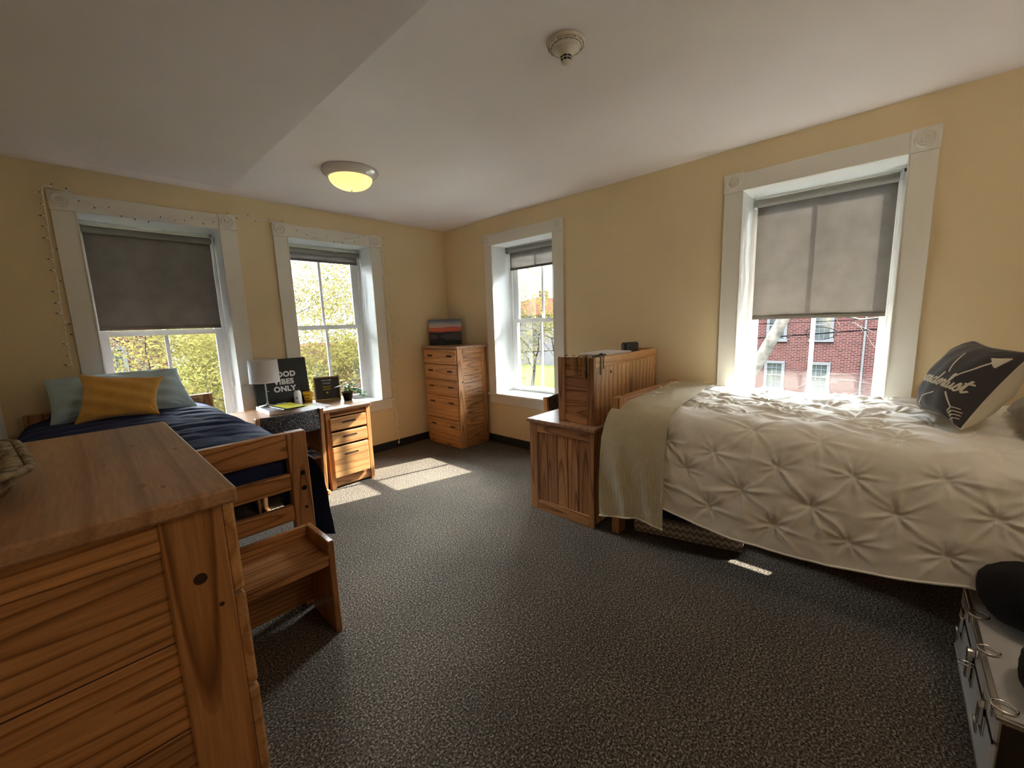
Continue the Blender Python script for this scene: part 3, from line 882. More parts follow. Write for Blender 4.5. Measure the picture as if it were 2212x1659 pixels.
def drape(name, prof, ys, hem, disp, mat, edge=None, ds=.008, push=None, thick=.012):
    """prof: (x, z) section from the tucked side over the top to the hanging side; ys: array along the bed;
    hem(y): z of hem; disp(Y, S): offset along the normal"""
    s, c = curve_resample(prof)
    ys = np.asarray(ys)
    # arc length at which the drop reaches the hem height
    zi = np.argmax(c[:, 0] * 0 + s)  # last index
    drop = np.where(s > s[-1] * .5)[0]
    send = np.array([np.interp(-hem(y), -c[drop, 1], s[drop]) for y in ys])
    ns = int(s[-1] / ds)
    fr = np.linspace(0, 1, ns + 1)
    S = send[:, None] * fr[None, :]
    Y = np.repeat(ys[:, None], ns + 1, 1)
    X = np.interp(S, s, c[:, 0]); Z = np.interp(S, s, c[:, 1])
    dx = np.gradient(c[:, 0], s); dz = np.gradient(c[:, 1], s)
    NX = -np.interp(S, s, dz); NZ = np.interp(S, s, dx)
    # make the normal point outward (up on top)
    sg = np.sign(np.interp(s[-1] * .3, s, dx))
    NX, NZ = NX * sg, NZ * sg
    D = disp(Y, S)
    X = X + NX * D; Z = Z + NZ * D
    if edge is not None: Y = edge(Y, S)
    if push is not None: X, Y, Z = push(X, Y, Z, S)
    P = np.stack([X, Y, Z], -1)
    G = np.stack([Y * 0 + np.repeat(ys[:, None], ns + 1, 1), S, 0 * S], -1)
    mb = MB(); mb.grid(P.tolist(), mat, G.tolist())
    # turned hem: a thin rim so the edge has body
    rim = [Vector(P[i, -1]) for i in range(len(ys))]
    mb.tube([r + Vector((0, 0, .003)) for r in rim][::2], thick * .5, mat, 6)
    o = mb.build(name, recalc=False)
    return o, s, c

# --- white pintucked comforter
profB = [(-.085, .70), (-.088, .86), (-.13, .905), (-.30, .905), (-.60, .885), (-.85, .872), (-.97, .858), (-1.045, .81), (-1.085, .70), (-1.105, .55), (-1.115, .40), (-1.115, .28), (-1.11, .15)]
sB, cB = curve_resample(profB)
side = np.where(sB > sB[-1] * .5)[0]
def s_of_z(z): return float(np.interp(-z, -cB[side, 1], sB[side]))
pinch = [(-3.49, .877), (-3.771, .838), (-3.6, .704), (-3.899, .684), (-3.462, .582), (-3.744, .532), (-3.597, .399), (-4.049, .827), (-4.042, .531), (-3.897, .392), (-4.184, .707), (-4.334, .577), (-4.189, .406), (-4.462, .756), (-4.317, .865), (-4.49, .456), (-4.609, .639), (-4.60, .86), (-4.75, .76), (-4.75, .50), (-3.33, .72), (-3.31, .47), (-3.2, .86)]
PB = [(y, s_of_z(z)) for y, z in pinch]
s_sh = s_of_z(.862)
for k in range(1, 7):
    s_ = s_sh - .03 - .15 * k
    if s_ < .12: continue
    for q in range(-1, 9):
        PB.append((-3.28 - .285 * q - (.14 if k % 2 else 0) + .02 * math.sin(7 * q + k), s_ + .015 * math.sin(5 * q + 3 * k)))
def dispB(Y, S):
    D = np.zeros_like(Y)
    mind = np.full_like(Y, 9.0)
    for i, (py, ps) in enumerate(PB):
        dy = Y - py; dsx = S - ps; r = np.hypot(dy, dsx)
        mind = np.minimum(mind, r)
        th = np.arctan2(dsx, dy)
        rng = np.random.RandomState(i * 13 + 5)
        star = np.zeros_like(Y)
        for m in range(9):   # individual creases of their own length and direction
            a0 = -PI + 2 * PI * (m + rng.uniform(-.28, .28)) / 9; ln = rng.uniform(.050, .135); w = rng.uniform(.055, .11)
            da = np.arctan2(np.sin(th - a0), np.cos(th - a0))
            per = np.abs(np.sin(da)) * r; fwd = np.cos(da) > 0
            star += fwd * np.exp(-(per / (.0035 + w * .085 * np.minimum(r, .12) / .12 * 1.2)) ** 2) * np.exp(-(r / ln) ** 2) * rng.uniform(.7, 1.3)
        D += .0125 * star * (1 - np.exp(-(r / .012) ** 2))
        D -= .013 * np.exp(-(r / .028) ** 2)
    D += .010 * (1 - np.exp(-(mind / .085) ** 2))
    top = np.clip((s_sh + .02 - S) / .12, 0, 1)
    wv = hnoise(Y * 9 + S * 5, S * 16 - Y * 3, 3) - .5
    wv2 = np.abs(hnoise(Y * 5 + S * 9, S * 5 - Y * 9, 8) - .5)
    D += wv * .009 + (.5 - wv2 * 2) * .006 + top * (.020 * (.5 - np.abs(hnoise(Y * 6 + 40, S * 15 + Y * 7, 21) - .5) * 2))
    D += (hnoise(Y * 34, S * 34, 5) - .5) * .0022
    return D
hy = [-5.05, -4.70, -4.55, -4.37, -4.14, -3.96, -3.7, -3.5, -3.35, -2.97]
hz = [.36, .36, .350, .308, .268, .256, .256, .284, .312, .33]
def hemB(y): return float(np.interp(y, hy, hz))
o, _, _ = drape('comforter', profB, np.linspace(-5.0, -3.0, 251), hemB, dispB, WHITE_CLOTH)
tag(o, 'white pintucked comforter spread over the bed under the right window', 'comforter')

# --- cream knit throw over the foot of that bed
def off(prof, d): return [(x - d * .9 if z < .86 else x, z + (d if z > .8 else 0)) for x, z in prof]
profT = off([(-.085, .78), (-.088, .88), (-.13, .905), (-.30, .905), (-.60, .888), (-.85, .878), (-.97, .866), (-1.05, .815), (-1.10, .70), (-1.12, .55), (-1.125, .40), (-1.125, .28), (-1.12, .10)], .022)
def dispT(Y, S):
    fall = np.clip((S - 1.05) / .5, 0, 1)
    return .008 * (hnoise(Y * 10, S * 3, 2) - .5) + fall * .006 * np.sin((Y + .06 * np.sin(S * 4)) * 38) * np.clip((Y + 3.38) / .1, .2, 1) + .004 * (hnoise(Y * 30, S * 22, 9) - .5)
def hemT(y): return float(np.interp(y, [-3.4, -3.33, -3.28, -3.2, -3.1, -2.92], [.185, .188, .195, .205, .175, .140]))
def edgeT(Y, S):
    f = np.clip((S - .95) / .35, 0, 1); g = np.clip((.95 - S) / .8, 0, 1)
    a = -2.978 + .052 * f                      # foot edge slips outside the post
    b = -3.345 + .055 * g - .005 * f
    t_ = (Y + 3.36) / .40
    return b + (a - b) * t_
o, _, _ = drape('throw_blanket', profT, np.linspace(-3.36, -2.96, 61), hemT, dispT, KNIT, edge=edgeT)
tag(o, 'cream ribbed knit throw draped over the foot of the white bed', 'blanket')

# --- navy comforter on the left bed
profA = [(-3.675, .66), (-3.672, .80), (-3.60, .862), (-3.40, .872), (-3.1, .876), (-2.90, .872), (-2.76, .862), (-2.665, .825), (-2.600, .745), (-2.570, .60), (-2.560, .45), (-2.552, .35), (-2.55, .20)]
sA_, cA_ = curve_resample(profA)
def dispA(Y, S):
    D = np.zeros_like(Y)
    q = np.abs(((Y * 5.6 + .35 * np.sin(S * 5)) % 1) - .5) * 2       # quilting channels across the bed
    D += .016 * (1 - (1 - q) ** 3)
    q2 = np.abs(((S * 3.1 + .25 * np.floor(Y * 5.6)) % 1) - .5) * 2
    D += .004 * np.clip(q2 * 4, 0, 1)
    D += .015 * (hnoise(Y * 17 + 2 * S, S * 5, 4) - .5) + .006 * (hnoise(Y * 40, S * 12, 6) - .5)
    fall = np.clip((S - 1.15) / .4, 0, 1)
    D += fall * .020 * np.sin(Y * 21 + 1.2)
    return D
def pushA(X, Y, Z, S):
    # the foot end turns down inside the footboard, except on the free side
    k = np.clip((Y + .95) / .25, 0, 1) * np.clip((X + 2.75) / .2, 0, 1)
    return X - .035 * k, Y, Z
def hemA(y): return float(np.interp(y, [-2.08, -1.9, -1.4, -.6, -.1], [.30, .27, .28, .30, .32]))
o, _, _ = drape('comforter', profA, np.linspace(-2.045, -.10, 230), hemA, dispA, NAVY, ds=.010, push=pushA)
tag(o, 'navy quilted comforter on the bed in the left corner', 'comforter')
mb = MB()   # its tucked-in foot fold
P = []
for i in range(50):
    x = -3.64 + (1.0) * i / 49; row = []
    for k, (yy, zz) in enumerate([(-1.98, .868), (-2.03, .860), (-2.054, .83), (-2.060, .78), (-2.060, .72), (-2.056, .655), (-2.03, .645)]):
        row.append((x, yy - .004 * math.sin(i * .9) * (k > 1), zz - .010 * (k < 2) * (1 + math.sin(i * .5)) - max(0, x + 2.74) * .45))
    P.append(row)
mb.grid(P, NAVY); q = mb.build('foot_fold', o)

# ---------------------------------------------------------------- pillows
def pillow(name, label, BL, BR, TR, TL, th, front, back, n=36, sag=0.0, wr=.006, seed=1, group=None, pin=.10, cat='pillow', piping=None, fb=1.0, root=None):
    """cushion stretched over a world quad; front side normal = (BR-BL) x (TL-BL)"""
    BL, BR, TR, TL = map(Vector, (BL, BR, TR, TL))
    c = (BL + BR + TR + TL) / 4
    nrm = (BR - BL).cross(TL - BL).normalized()
    def pt(u, v, sgn):
        # pinched outline: edges pull inwards away from the corners
        uu = u * (1 - pin * (1 - v * v) * abs(u) ** 3) if False else u
        pu = u - math.copysign(pin * (1 - v ** 2) ** 1.0 * abs(u) ** 6 * .5, u)
        pv = v - math.copysign(pin * (1 - u ** 2) ** 1.0 * abs(v) ** 6 * .5, v)
        a = (pu + 1) / 2; b = (pv + 1) / 2
        p = BL * (1 - a) * (1 - b) + BR * a * (1 - b) + TR * a * b + TL * (1 - a) * b
        e = max(0, (1 - u ** 2)) * max(0, (1 - v ** 2))
        h = th / 2 * (e ** .42) * (fb if sgn < 0 else 1)
        h += wr * math.sin(9 * u + 5 * v + seed) * math.sin(7 * v - 4 * u + seed * 2) * min(1, e * 3)
        # gathers radiating from corners
        rc = min(math.hypot(abs(u) - 1, abs(v) - 1), 1)
        h += wr * 1.4 * math.sin(16 * math.atan2(1 - abs(v) + .02, 1 - abs(u) + .02)) * math.exp(-((rc - .22) / .2) ** 2) * min(1, e * 6)
        return p + nrm * h * sgn - c + Vector((0, 0, -sag * (1 - v) * 0))
    def lin(k): 
        t = -1 + 2 * k / n
        return math.sin(t * PI / 2) * .35 + t * .65
    base = root
    mb = MB()
    F_ = [[pt(lin(i), lin(j), 1) for j in range(n + 1)] for i in range(n + 1)]
    B_ = [[pt(lin(i), lin(j), -1) for j in range(n + 1)] for i in range(n + 1)]
    mb.grid(F_, front); mb.grid([r[::-1] for r in B_], back)
    o = mb.build(name, recalc=False); o.location = c
    tag(o, label, cat, group)
    if piping:
        ring = [F_[i][0] for i in range(n + 1)] + [F_[n][j] for j in range(1, n + 1)] + [F_[i][n] for i in range(n - 1, -1, -1)] + [F_[0][j] for j in range(n - 1, 0, -1)]
        m = MB(); m.tube(ring, .0035, piping, 6, closed=True); m.build('piping', o)
    return o, pt, c, nrm
pillow('pillow', 'pale blue pillow leaning on the headboard behind the mustard cushion', (-3.545, -.33, .875), (-2.775, -.36, .868), (-2.845, -.155, 1.172), (-3.545, -.150, 1.158), .19, BLUEP, BLUEP, wr=.016, seed=3, pin=.10)
pillow('cushion', 'mustard yellow velvet oblong cushion in front of the blue pillow', (-3.44, -.515, .885), (-3.025, -.565, .885), (-2.955, -.42, 1.136), (-3.378, -.385, 1.198), .13, MUST, MUST, wr=.006, seed=5, pin=.30, cat='cushion')
pillow('pillow', 'navy pillow showing as a dark sliver behind the pale blue pillow', (-3.56, -.175, .88), (-3.02, -.18, .88), (-3.08, -.105, 1.165), (-3.50, -.105, 1.155), .09, NAVY, NAVY, wr=.003, seed=2)

wp, wpt, wc, wnm = pillow('cushion', 'charcoal and cream square cushion printed with arrows and script on the white bed', (-.388, -4.399, .915), (-.823, -4.509, .915), (-.798, -4.679, 1.248), (-.373, -4.559, 1.272), .25, CHAR, CREAM, wr=.004, seed=8, pin=.18, cat='cushion', piping=CREAM, fb=.85)
pillow('pillow', 'taupe crinkled pillow lying behind the charcoal script cushion', (-.95, -4.70, .90), (-.30, -4.70, .93), (-.28, -4.98, 1.10), (-.97, -4.98, 1.06), .17, TAUPE, TAUPE, wr=.008, seed=4)

def smooth2(pts, k=6):
    p = [np.array(q, float) for q in pts]; q = [2 * p[0] - p[1]] + p + [2 * p[-1] - p[-2]]; out = []
    for i in range(1, len(q) - 2):
        for j in range(k):
            t = j / k
            out.append(.5 * ((2 * q[i]) + (-q[i - 1] + q[i + 1]) * t + (2 * q[i - 1] - 5 * q[i] + 4 * q[i + 1] - q[i + 2]) * t * t + (-q[i - 1] + 3 * q[i] - 3 * q[i + 1] + q[i + 2]) * t ** 3))
    out.append(p[-1]); return out
def ribbon(mb, pts, w, mat):
    """flat printed stroke on the cushion face; pts in (u, v)"""
    rows = []
    for i, p in enumerate(pts):
        d = pts[min(i + 1, len(pts) - 1)] - pts[max(i - 1, 0)]; L_ = np.hypot(*d)
        if L_ < 1e-9: continue
        nn = np.array([-d[1], d[0]]) / L_ * w
        rows.append([wpt(p[0] + nn[0], p[1] + nn[1], 1) + wnm * .0016, wpt(p[0] - nn[0], p[1] - nn[1], 1) + wnm * .0016])
    mb.grid(rows, mat)
LET = {'w': (1.3, [[(0, .9), (.1, .2), (.3, 0), (.5, .3), (.55, .9), (.6, .2), (.8, 0), (1.05, .4), (1.05, .95), (1.25, .85)]]),
 'a': (1.2, [[(.8, .8), (.5, 1), (.15, .7), (.1, .2), (.4, 0), (.75, .4), (.85, 1), (.8, .3), (1.0, 0), (1.2, .3)]]),
 'n': (1.1, [[(0, .3), (.1, 1), (.1, 0), (.3, .7), (.55, 1), (.7, .6), (.7, .1), (.95, .05), (1.1, .3)]]),
 'd': (1.2, [[(.7, .8), (.4, 1), (.1, .6), (.15, .1), (.45, 0), (.75, .6), (.92, 2.1), (.8, .4), (.95, 0), (1.2, .3)]]),
 'e': (.8, [[(0, .3), (.55, .65), (.45, 1), (.15, .8), (.1, .25), (.4, 0), (.8, .3)]]),
 'r': (.85, [[(0, .3), (.15, 1.05), (.25, .85), (.55, .9), (.5, .3), (.65, 0), (.85, .3)]]),
 'l': (.65, [[(0, .3), (.5, 1.6), (.45, 2.2), (.2, 1.9), (.15, .4), (.35, 0), (.65, .3)]]),
 'u': (1.05, [[(0, .9), (.05, .2), (.3, 0), (.6, .5), (.65, 1), (.65, .2), (.85, 0), (1.05, .3)]]),
 's': (.75, [[(0, .3), (.4, 1.2), (.5, .7), (.6, .25), (.35, -.1), (.05, .1)], [(.35, -.1), (.75, .3)]]),
 't': (1.0, [[(0, .3), (.35, 1.5), (.42, 1.95), (.3, 1), (.3, .2), (.5, 0), (.95, .4)], [(-.05, 1.3), (.9, 1.5)]])}
mb = MB(); cx = 0; tot = sum(LET[c][0] for c in 'wanderlust'); sc = 1.26 / tot
for c in 'wanderlust':
    adv, strokes = LET[c]
    for st in strokes:
        pts = [np.array(((cx + x + y * .22) * sc - .36, y * sc * 1.25 - .27 + .03 * (cx + x) / tot)) for x, y in st]
        ribbon(mb, smooth2(pts, 5), .020, CREAM)
    cx += adv
def seg(a, b, n=14): return [np.array(a) * (1 - k / n) + np.array(b) * k / n for k in range(n + 1)]
ribbon(mb, seg((-.60, -.96), (.30, -.44)), .014, CREAM); ribbon(mb, seg((.60, .06), (.86, .56)), .016, CREAM)
ribbon(mb, seg((.20, .62), (.36, .10)), .014, CREAM); ribbon(mb, seg((.62, -.34), (.80, -.62)), .016, CREAM)
for k in range(10):   # arrow head
    f = k / 10; ribbon(mb, seg((.78 + .18 * f, .66 + .11 * f), (.93 + .03 * f, .48 + .29 * f), 4), .014, CREAM)
for k in range(4):   # fletching
    a = (.80 + .030 * k, -.62 - .070 * k)
    ribbon(mb, seg(a, (min(.975, a[0] + .15), a[1] + .03), 6), .010, CREAM); ribbon(mb, seg(a, (a[0] - .02, a[1] - .16), 6), .012, CREAM)
for p in range(1):
    o = mb.build('printed_script', wp); o.location = (0, 0, 0)
STRAND= [[-3.393, 1.208], [-3.398, 1.247], [-3.399, 1.313], [-3.398, 1.389], [-3.398, 1.459], [-3.395, 1.533], [-3.396, 1.606], [-3.395, 1.675], [-3.392, 1.752], [-3.389, 1.833], [-3.391, 1.895], [-3.388, 1.962], [-3.385, 2.034], [-3.386, 2.103], [-3.384, 2.179], [-3.382, 2.244], [-3.381, 2.312], [-3.379, 2.386], [-3.37, 2.437], [-3.337, 2.442], [-3.269, 2.425], [-3.203, 2.384], [-3.13, 2.362], [-3.067, 2.345], [-3.001, 2.323], [-2.933, 2.309], [-2.861, 2.303], [-2.784, 2.311], [-2.713, 2.312], [-2.638, 2.324], [-2.584, 2.336], [-2.512, 2.356], [-2.43, 2.378], [-2.369, 2.402], [-2.334, 2.422], [-2.273, 2.426], [-2.185, 2.431], [-2.123, 2.415], [-2.039, 2.422], [-2.005, 2.415], [-1.912, 2.417], [-1.829, 2.397], [-1.757, 2.376], [-1.696, 2.352], [-1.619, 2.335], [-1.497, 2.33], [-1.441, 2.323], [-1.34, 2.324], [-1.217, 2.35], [-1.137, 2.381], [-1.055, 2.41], [-0.922, 2.422], [-0.895, 2.328], [-0.892, 2.191], [-0.912, 2.05], [-0.884, 1.926], [-0.876, 1.827], [-0.881, 1.684], [-0.895, 1.612], [-0.875, 1.467], [-0.898, 1.395], [-0.878, 1.248], [-0.873, 1.114], [-0.897, 1.027], [-0.875, 0.904], [-0.899, 0.817], [-0.886, 0.678], [-0.875, 0.6], [-0.899, 0.527], [-0.88, 0.446], [-0.874, 0.32], [-0.885, 0.228], [-0.865, 0.113], [-0.877, 0.077]]
BULBS= [[-3.378, 2.394, -3.386, 2.396], [-3.384, 2.32, -3.402, 2.326], [-3.383, 2.246, -3.42, 2.245], [-3.386, 2.177, -3.417, 2.178], [-3.388, 2.103, -3.423, 2.1], [-3.382, 2.034, -3.356, 2.033], [-3.387, 1.964, -3.419, 1.963], [-3.338, 2.439, -3.327, 2.466], [-3.268, 2.424, -3.263, 2.452], [-3.207, 2.383, -3.218, 2.366], [-3.138, 2.358, -3.144, 2.331], [-3.066, 2.344, -3.066, 2.353], [-3.002, 2.321, -3.01, 2.296], [-2.931, 2.311, -2.936, 2.286], [-3.391, 1.893, -3.418, 1.889], [-3.387, 1.822, -3.375, 1.822], [-3.397, 1.749, -3.429, 1.749], [-3.396, 1.674, -3.428, 1.67], [-3.398, 1.602, -3.431, 1.605], [-3.394, 1.529, -3.362, 1.53], [-3.397, 1.456, -3.362, 1.456], [-3.402, 1.387, -3.423, 1.396], [-3.399, 1.31, -3.418, 1.309], [-3.402, 1.243, -3.44, 1.247], [-2.857, 2.304, -2.86, 2.278], [-2.786, 2.315, -2.782, 2.341], [-2.711, 2.313, -2.705, 2.316], [-2.646, 2.324, -2.634, 2.329], [-2.584, 2.341, -2.584, 2.368], [-2.522, 2.341, -2.509, 2.315], [-2.448, 2.357, -2.437, 2.347], [-2.367, 2.388, -2.363, 2.374], [-2.334, 2.422, -2.333, 2.443], [-2.269, 2.427, -2.27, 2.393], [-2.189, 2.43, -2.178, 2.448], [-2.123, 2.415, -2.125, 2.397], [-2.123, 2.416, -2.125, 2.397], [-2.033, 2.423, -2.02, 2.435], [-1.906, 2.42, -1.901, 2.441], [-1.787, 2.384, -1.783, 2.366], [-1.702, 2.351, -1.695, 2.332], [-1.629, 2.334, -1.627, 2.315], [-1.497, 2.33, -1.495, 2.351], [-1.434, 2.324, -1.436, 2.299], [-1.347, 2.324, -1.352, 2.295], [-1.309, 2.336, -1.311, 2.36], [-1.233, 2.345, -1.217, 2.322], [-1.161, 2.371, -1.167, 2.391], [-1.096, 2.4, -1.103, 2.41], [-1.007, 2.404, -0.995, 2.388], [-0.901, 2.403, -0.874, 2.403], [-0.903, 2.332, -0.876, 2.332], [-0.924, 2.264, -0.898, 2.263], [-0.903, 2.194, -0.876, 2.194], [-0.934, 2.104, -0.907, 2.104], [-0.932, 1.966, -0.906, 1.964], [-0.877, 1.908, -0.85, 1.906], [-0.879, 1.834, -0.851, 1.832], [-0.877, 1.763, -0.85, 1.761], [-0.888, 1.688, -0.861, 1.686], [-0.919, 1.62, -0.892, 1.617], [-0.88, 1.547, -0.852, 1.544], [-0.871, 1.475, -0.844, 1.471], [-0.909, 1.403, -0.881, 1.399], [-0.874, 1.331, -0.846, 1.327], [-0.88, 1.258, -0.853, 1.254], [-0.875, 1.188, -0.847, 1.183], [-0.874, 1.102, -0.846, 1.097], [-0.91, 1.035, -0.882, 1.03], [-0.878, 0.962, -0.85, 0.956], [-0.915, 0.819, -0.888, 0.812], [-0.88, 0.743, -0.852, 0.736], [-0.924, 0.684, -0.896, 0.676], [-0.896, 0.603, -0.867, 0.595], [-0.924, 0.534, -0.895, 0.526], [-0.884, 0.462, -0.855, 0.454], [-0.922, 0.397, -0.894, 0.388], [-0.883, 0.319, -0.854, 0.31], [-0.894, 0.246, -0.865, 0.237], [-0.929, 0.183, -0.9, 0.174]]

# ---------------------------------------------------------------- things on the chests
t = thing('sunset_picture', 'canvas print of a red sunset over a dark pier on the tall chest', 'picture', (-.245, -.235, 1.1905), -PI / 4 + .02)
t.rotation_euler = (math.radians(-7), 0, -PI / 4 + .06)
PW, PH = .395, .315
def canvas_mat():
    tt = NT('sunset_print'); tcx = tt.n('TexCoord'); sp = tt.n('SeparateXYZ'); tt.l(tcx, 'Object', sp, 0)
    mp = tt.n('Mapping'); mp.inputs['Scale'].default_value = (5, 1, 34); tt.l(tcx, 'Object', mp, 0)
    no = tt.n('TexNoise', Scale=1.0, Detail=4.0); tt.l(mp, 0, no, 'Vector')
    ma = tt.n('Math', operation='MULTIPLY_ADD'); ma.inputs[1].default_value = .14; tt.l(no, 'Fac', ma, 0)
    dv = tt.n('Math', operation='DIVIDE'); dv.inputs[1].default_value = PH; tt.l(sp, 2, dv, 0); tt.l(dv, 0, ma, 2)
    tt.l(tt.ramp(ma, 0, [(.0, L((18, 20, 24))), (.33, L((30, 30, 34))), (.52, L((48, 44, 48))), (.565, L((70, 45, 50))), (.60, L((215, 110, 80))), (.63, L((190, 70, 70))), (.67, L((225, 120, 85))), (.72, L((185, 75, 72))), (.77, L((205, 170, 155))), (.88, L((170, 170, 175))), (1.0, L((105, 112, 135)))]), 0, tt.b, 'Base Color')
    tt.b.inputs['Roughness'].default_value = .6; return tt.m
CANV = canvas_mat()
mb = MB(); mb.bb(-PW / 2, PW / 2, 0, .028, 0, PH, BLACKM, .002); mb.build('stretcher_edge', t)
mb = MB(); mb.bb(-PW / 2 + .001, PW / 2 - .001, -.0012, .002, .001, PH - .001, CANV, 0); q = mb.build('print', t)
mb = MB(); GR = plain('pier_grey', L((72, 68, 74)), .7); GL = plain('pier_pale', L((120, 110, 105)), .7)
mb.prism([(-PW / 2 + .12, -.0014, .11), (PW / 2 - .002, -.0014, .165), (PW / 2 - .002, -.0014, .05), (-PW / 2 + .2, -.0014, .065)], (0, -.0003, 0), GR)
for k in range(5): mb.prism([(-PW / 2 + .02 + .017 * k, -.0014, .075), (-PW / 2 + .025 + .017 * k, -.0014, .075), (-PW / 2 + .025 + .017 * k, -.0014, .135 - .004 * k), (-PW / 2 + .02 + .017 * k, -.0014, .135 - .004 * k)], (0, -.0003, 0), GL)
mb.build('printed_pier', q)

t = thing('wooden_bowl', 'carved rectangular wooden bowl cut by the left edge, on the big near chest', 'bowl', (-3.600, -3.110, 1.1705), .12)
mb = MB(); 
def rr(hx, hy, r, z, n=8, wob=0):
    o = []
    for cx, cy, a0 in ((hx - r, hy - r, 0), (-hx + r, hy - r, PI / 2), (-hx + r, -hy + r, PI), (hx - r, -hy + r, 3 * PI / 2)):
        for k in range(n + 1):
            a = a0 + PI / 2 * k / n; w = 1 + wob * math.sin(a * 17 + z * 90); o.append((cx + r * math.cos(a) * w, cy + r * math.sin(a) * w, z))
    return o
rings = [rr(.085, .125, .05, .0), rr(.105, .150, .055, .012, wob=.05), rr(.122, .170, .06, .035, wob=.05), rr(.130, .178, .06, .055), rr(.128, .176, .06, .062), rr(.112, .160, .05, .062), rr(.100, .148, .045, .040), rr(.075, .12, .04, .018)]
mb.grid([[r[k] for r in rings] for k in range(len(rings[0]))], BOWLW, closed_u=True); mb.poly(rings[-1], BOWLW); mb.poly(rings[0], BOWLW)
mb.build('bowl_body', t)
mb = MB(); mb.tube(rr(.136, .183, .06, .056, 12), .007, BOWLW, 8, closed=True); mb.build('carved_rim', t)

# ---------------------------------------------------------------- things on the back desk
t = thing('poster_canvas', 'black canvas poster reading good vibes only leaning behind the lamp', 'poster', (-2.075, -.100, .736))
t.rotation_euler = (math.radians(-7.0), 0, 0)
mb = MB(); mb.bb(-.232, .232, 0, .034, 0, .437, BLACKM, .003); mb.build('canvas', t)
for txt, z in (('GOOD', .288), ('VIBES', .218), ('ONLY', .150)):
    vs, fs = text_mesh(txt, .068, offset=.0030, spacing=1.08)
    m = MB(); m.add([(x + .012, -.001 - .6 * zz, y + z - (.0 if txt != 'ONLY' else .0)) for x, y, zz in vs], fs, INKW); m.build('lettering', t)
t = thing('storage_box', 'flat white and grey box under the lamp on the desk', 'box', (-2.225, -.355, .7355))
mb = MB(); mb.bb(-.122, .125, -.185, .180, 0, .036, WHITEP, .004); mb.build('box_body', t)
mb = MB(); mb.bb(-.118, .121, -.181, .176, .036, .040, GREYB, .001); mb.build('lid', t)
t = thing('table_lamp', 'chrome stick table lamp with a white drum shade', 'lamp', (-2.273, -.262, .7765))
mb = MB(); mb.lathe((0, 0, 0), [(.0001, 0), (.070, 0), (.071, .004), (.068, .010), (.012, .016), (.010, .030), (.0001, .030)], CHROME, 40); mb.build('base', t)
mb = MB(); mb.cyl((0, 0, .01), (0, 0, .33), .0058, CHROME); mb.cyl((.006, 0, .13), (.022, 0, .13), .004, CHROME, n=8); mb.build('pole', t)
mb = MB(); mb.lathe((0, 0, 0), [(.117, .215), (.113, .408), (.1105, .408), (.1145, .215)], SHADE, 56)
mb.lathe((0, 0, 0), [(.1185, .213), (.1185, .219), (.1145, .219)], SHADE, 56); mb.lathe((0, 0, 0), [(.1145, .404), (.1145, .411), (.110, .411)], SHADE, 56)
mb.build('lamp_shade', t)
mb = MB()
for a in range(3): mb.tube([(0, 0, .385), (.112 * math.cos(a * 2.09), .112 * math.sin(a * 2.09), .400)], .0018, CHROME, 6)
mb.lathe((0, 0, .33), [(.0001, .0), (.015, 0), (.028, .03), (.026, .055), (.0001, .07)], WHITEP, 20); mb.build('bulb', t)
t = thing('folder', 'black folder with a yellow brochure on the grey box', 'folder', (-2.20, -.455, .7760), .12)
mb = MB(); mb.bb(-.075, .10, -.15, .12, 0, .010, BLACK, .002); mb.build('black_folder', t)
mb = MB(); mb.bb(-.045, .11, -.145, .13, .0102, .0125, YPAPER, 0); mb.build('yellow_brochure', t, label='yellow brochure')
t = thing('papers', 'white sheets with a yellow stripe lying on the desk by the bottle', 'papers', (-1.985, -.44, .7355), -.25)
mb = MB(); mb.bb(-.11, .11, -.15, .14, 0, .002, PAPER, 0); mb.build('sheet', t)
mb = MB(); mb.box((.03, .05, .0028), (.20, .28, .0012), PAPER, 0, rz(.35)); mb.box((-.02, .06, .0037), (.13, .05, .0005), YPAPER, 0, rz(.35)); mb.build('sheet', t)
t = thing('sticky_note', 'small yellow sticky pad in front of the cup', 'sticky note', (-1.925, -.245, .7355), .3)
mb = MB(); mb.bb(-.038, .038, -.022, .022, 0, .004, YPAPER, .001); mb.build('pad', t)
t = thing('water_bottle', 'white metal water bottle with black cap in front of the poster', 'bottle', (-1.993, -.185, .7355))
mb = MB(); mb.lathe((0, 0, 0), [(.0001, 0), (.031, 0), (.033, .004), (.033, .100), (.0315, .112), (.026, .124), (.018, .132), (.016, .138), (.0001, .138)], WHITEP, 32); mb.build('body', t)
mb = MB(); mb.lathe((0, 0, 0), [(.0001, .137), (.017, .137), (.017, .152), (.014, .155), (.0001, .155)], BLACK, 24); mb.tube([(-.012, 0, .153), (-.010, 0, .166), (.004, 0, .170), (.012, 0, .160), (.013, 0, .153)], .0028, BLACK, 6); mb.build('cap', t)
mb = MB(); A0 = -2.15
def oncyl(a, z, r=.0334): return (r * math.cos(a), r * math.sin(a), z)
for a, b, z0, z1 in ((-.36, .36, .050, .054), (-.30, -.12, .054, .072), (-.02, .05, .056, .078), (.10, .16, .056, .074), (.20, .26, .056, .068), (-.2, -.05, .072, .080)):
    mb.add([oncyl(A0 + a, z0), oncyl(A0 + b, z0), oncyl(A0 + b, z1), oncyl(A0 + a, z1)], [(0, 1, 2, 3)], INKB)
mb.build('printed_logo', t)
t = thing('cup', 'yellow plastic cup with black print and pens beside the bottle', 'cup', (-1.893, -.165, .7355))
mb = MB(); mb.lathe((0, 0, 0), [(.0001, 0), (.034, 0), (.044, .100), (.046, .103), (.0435, .103), (.033, .006), (.0001, .006)], YCUP, 32); mb.build('cup_body', t)
mb = MB(); A0 = -2.15
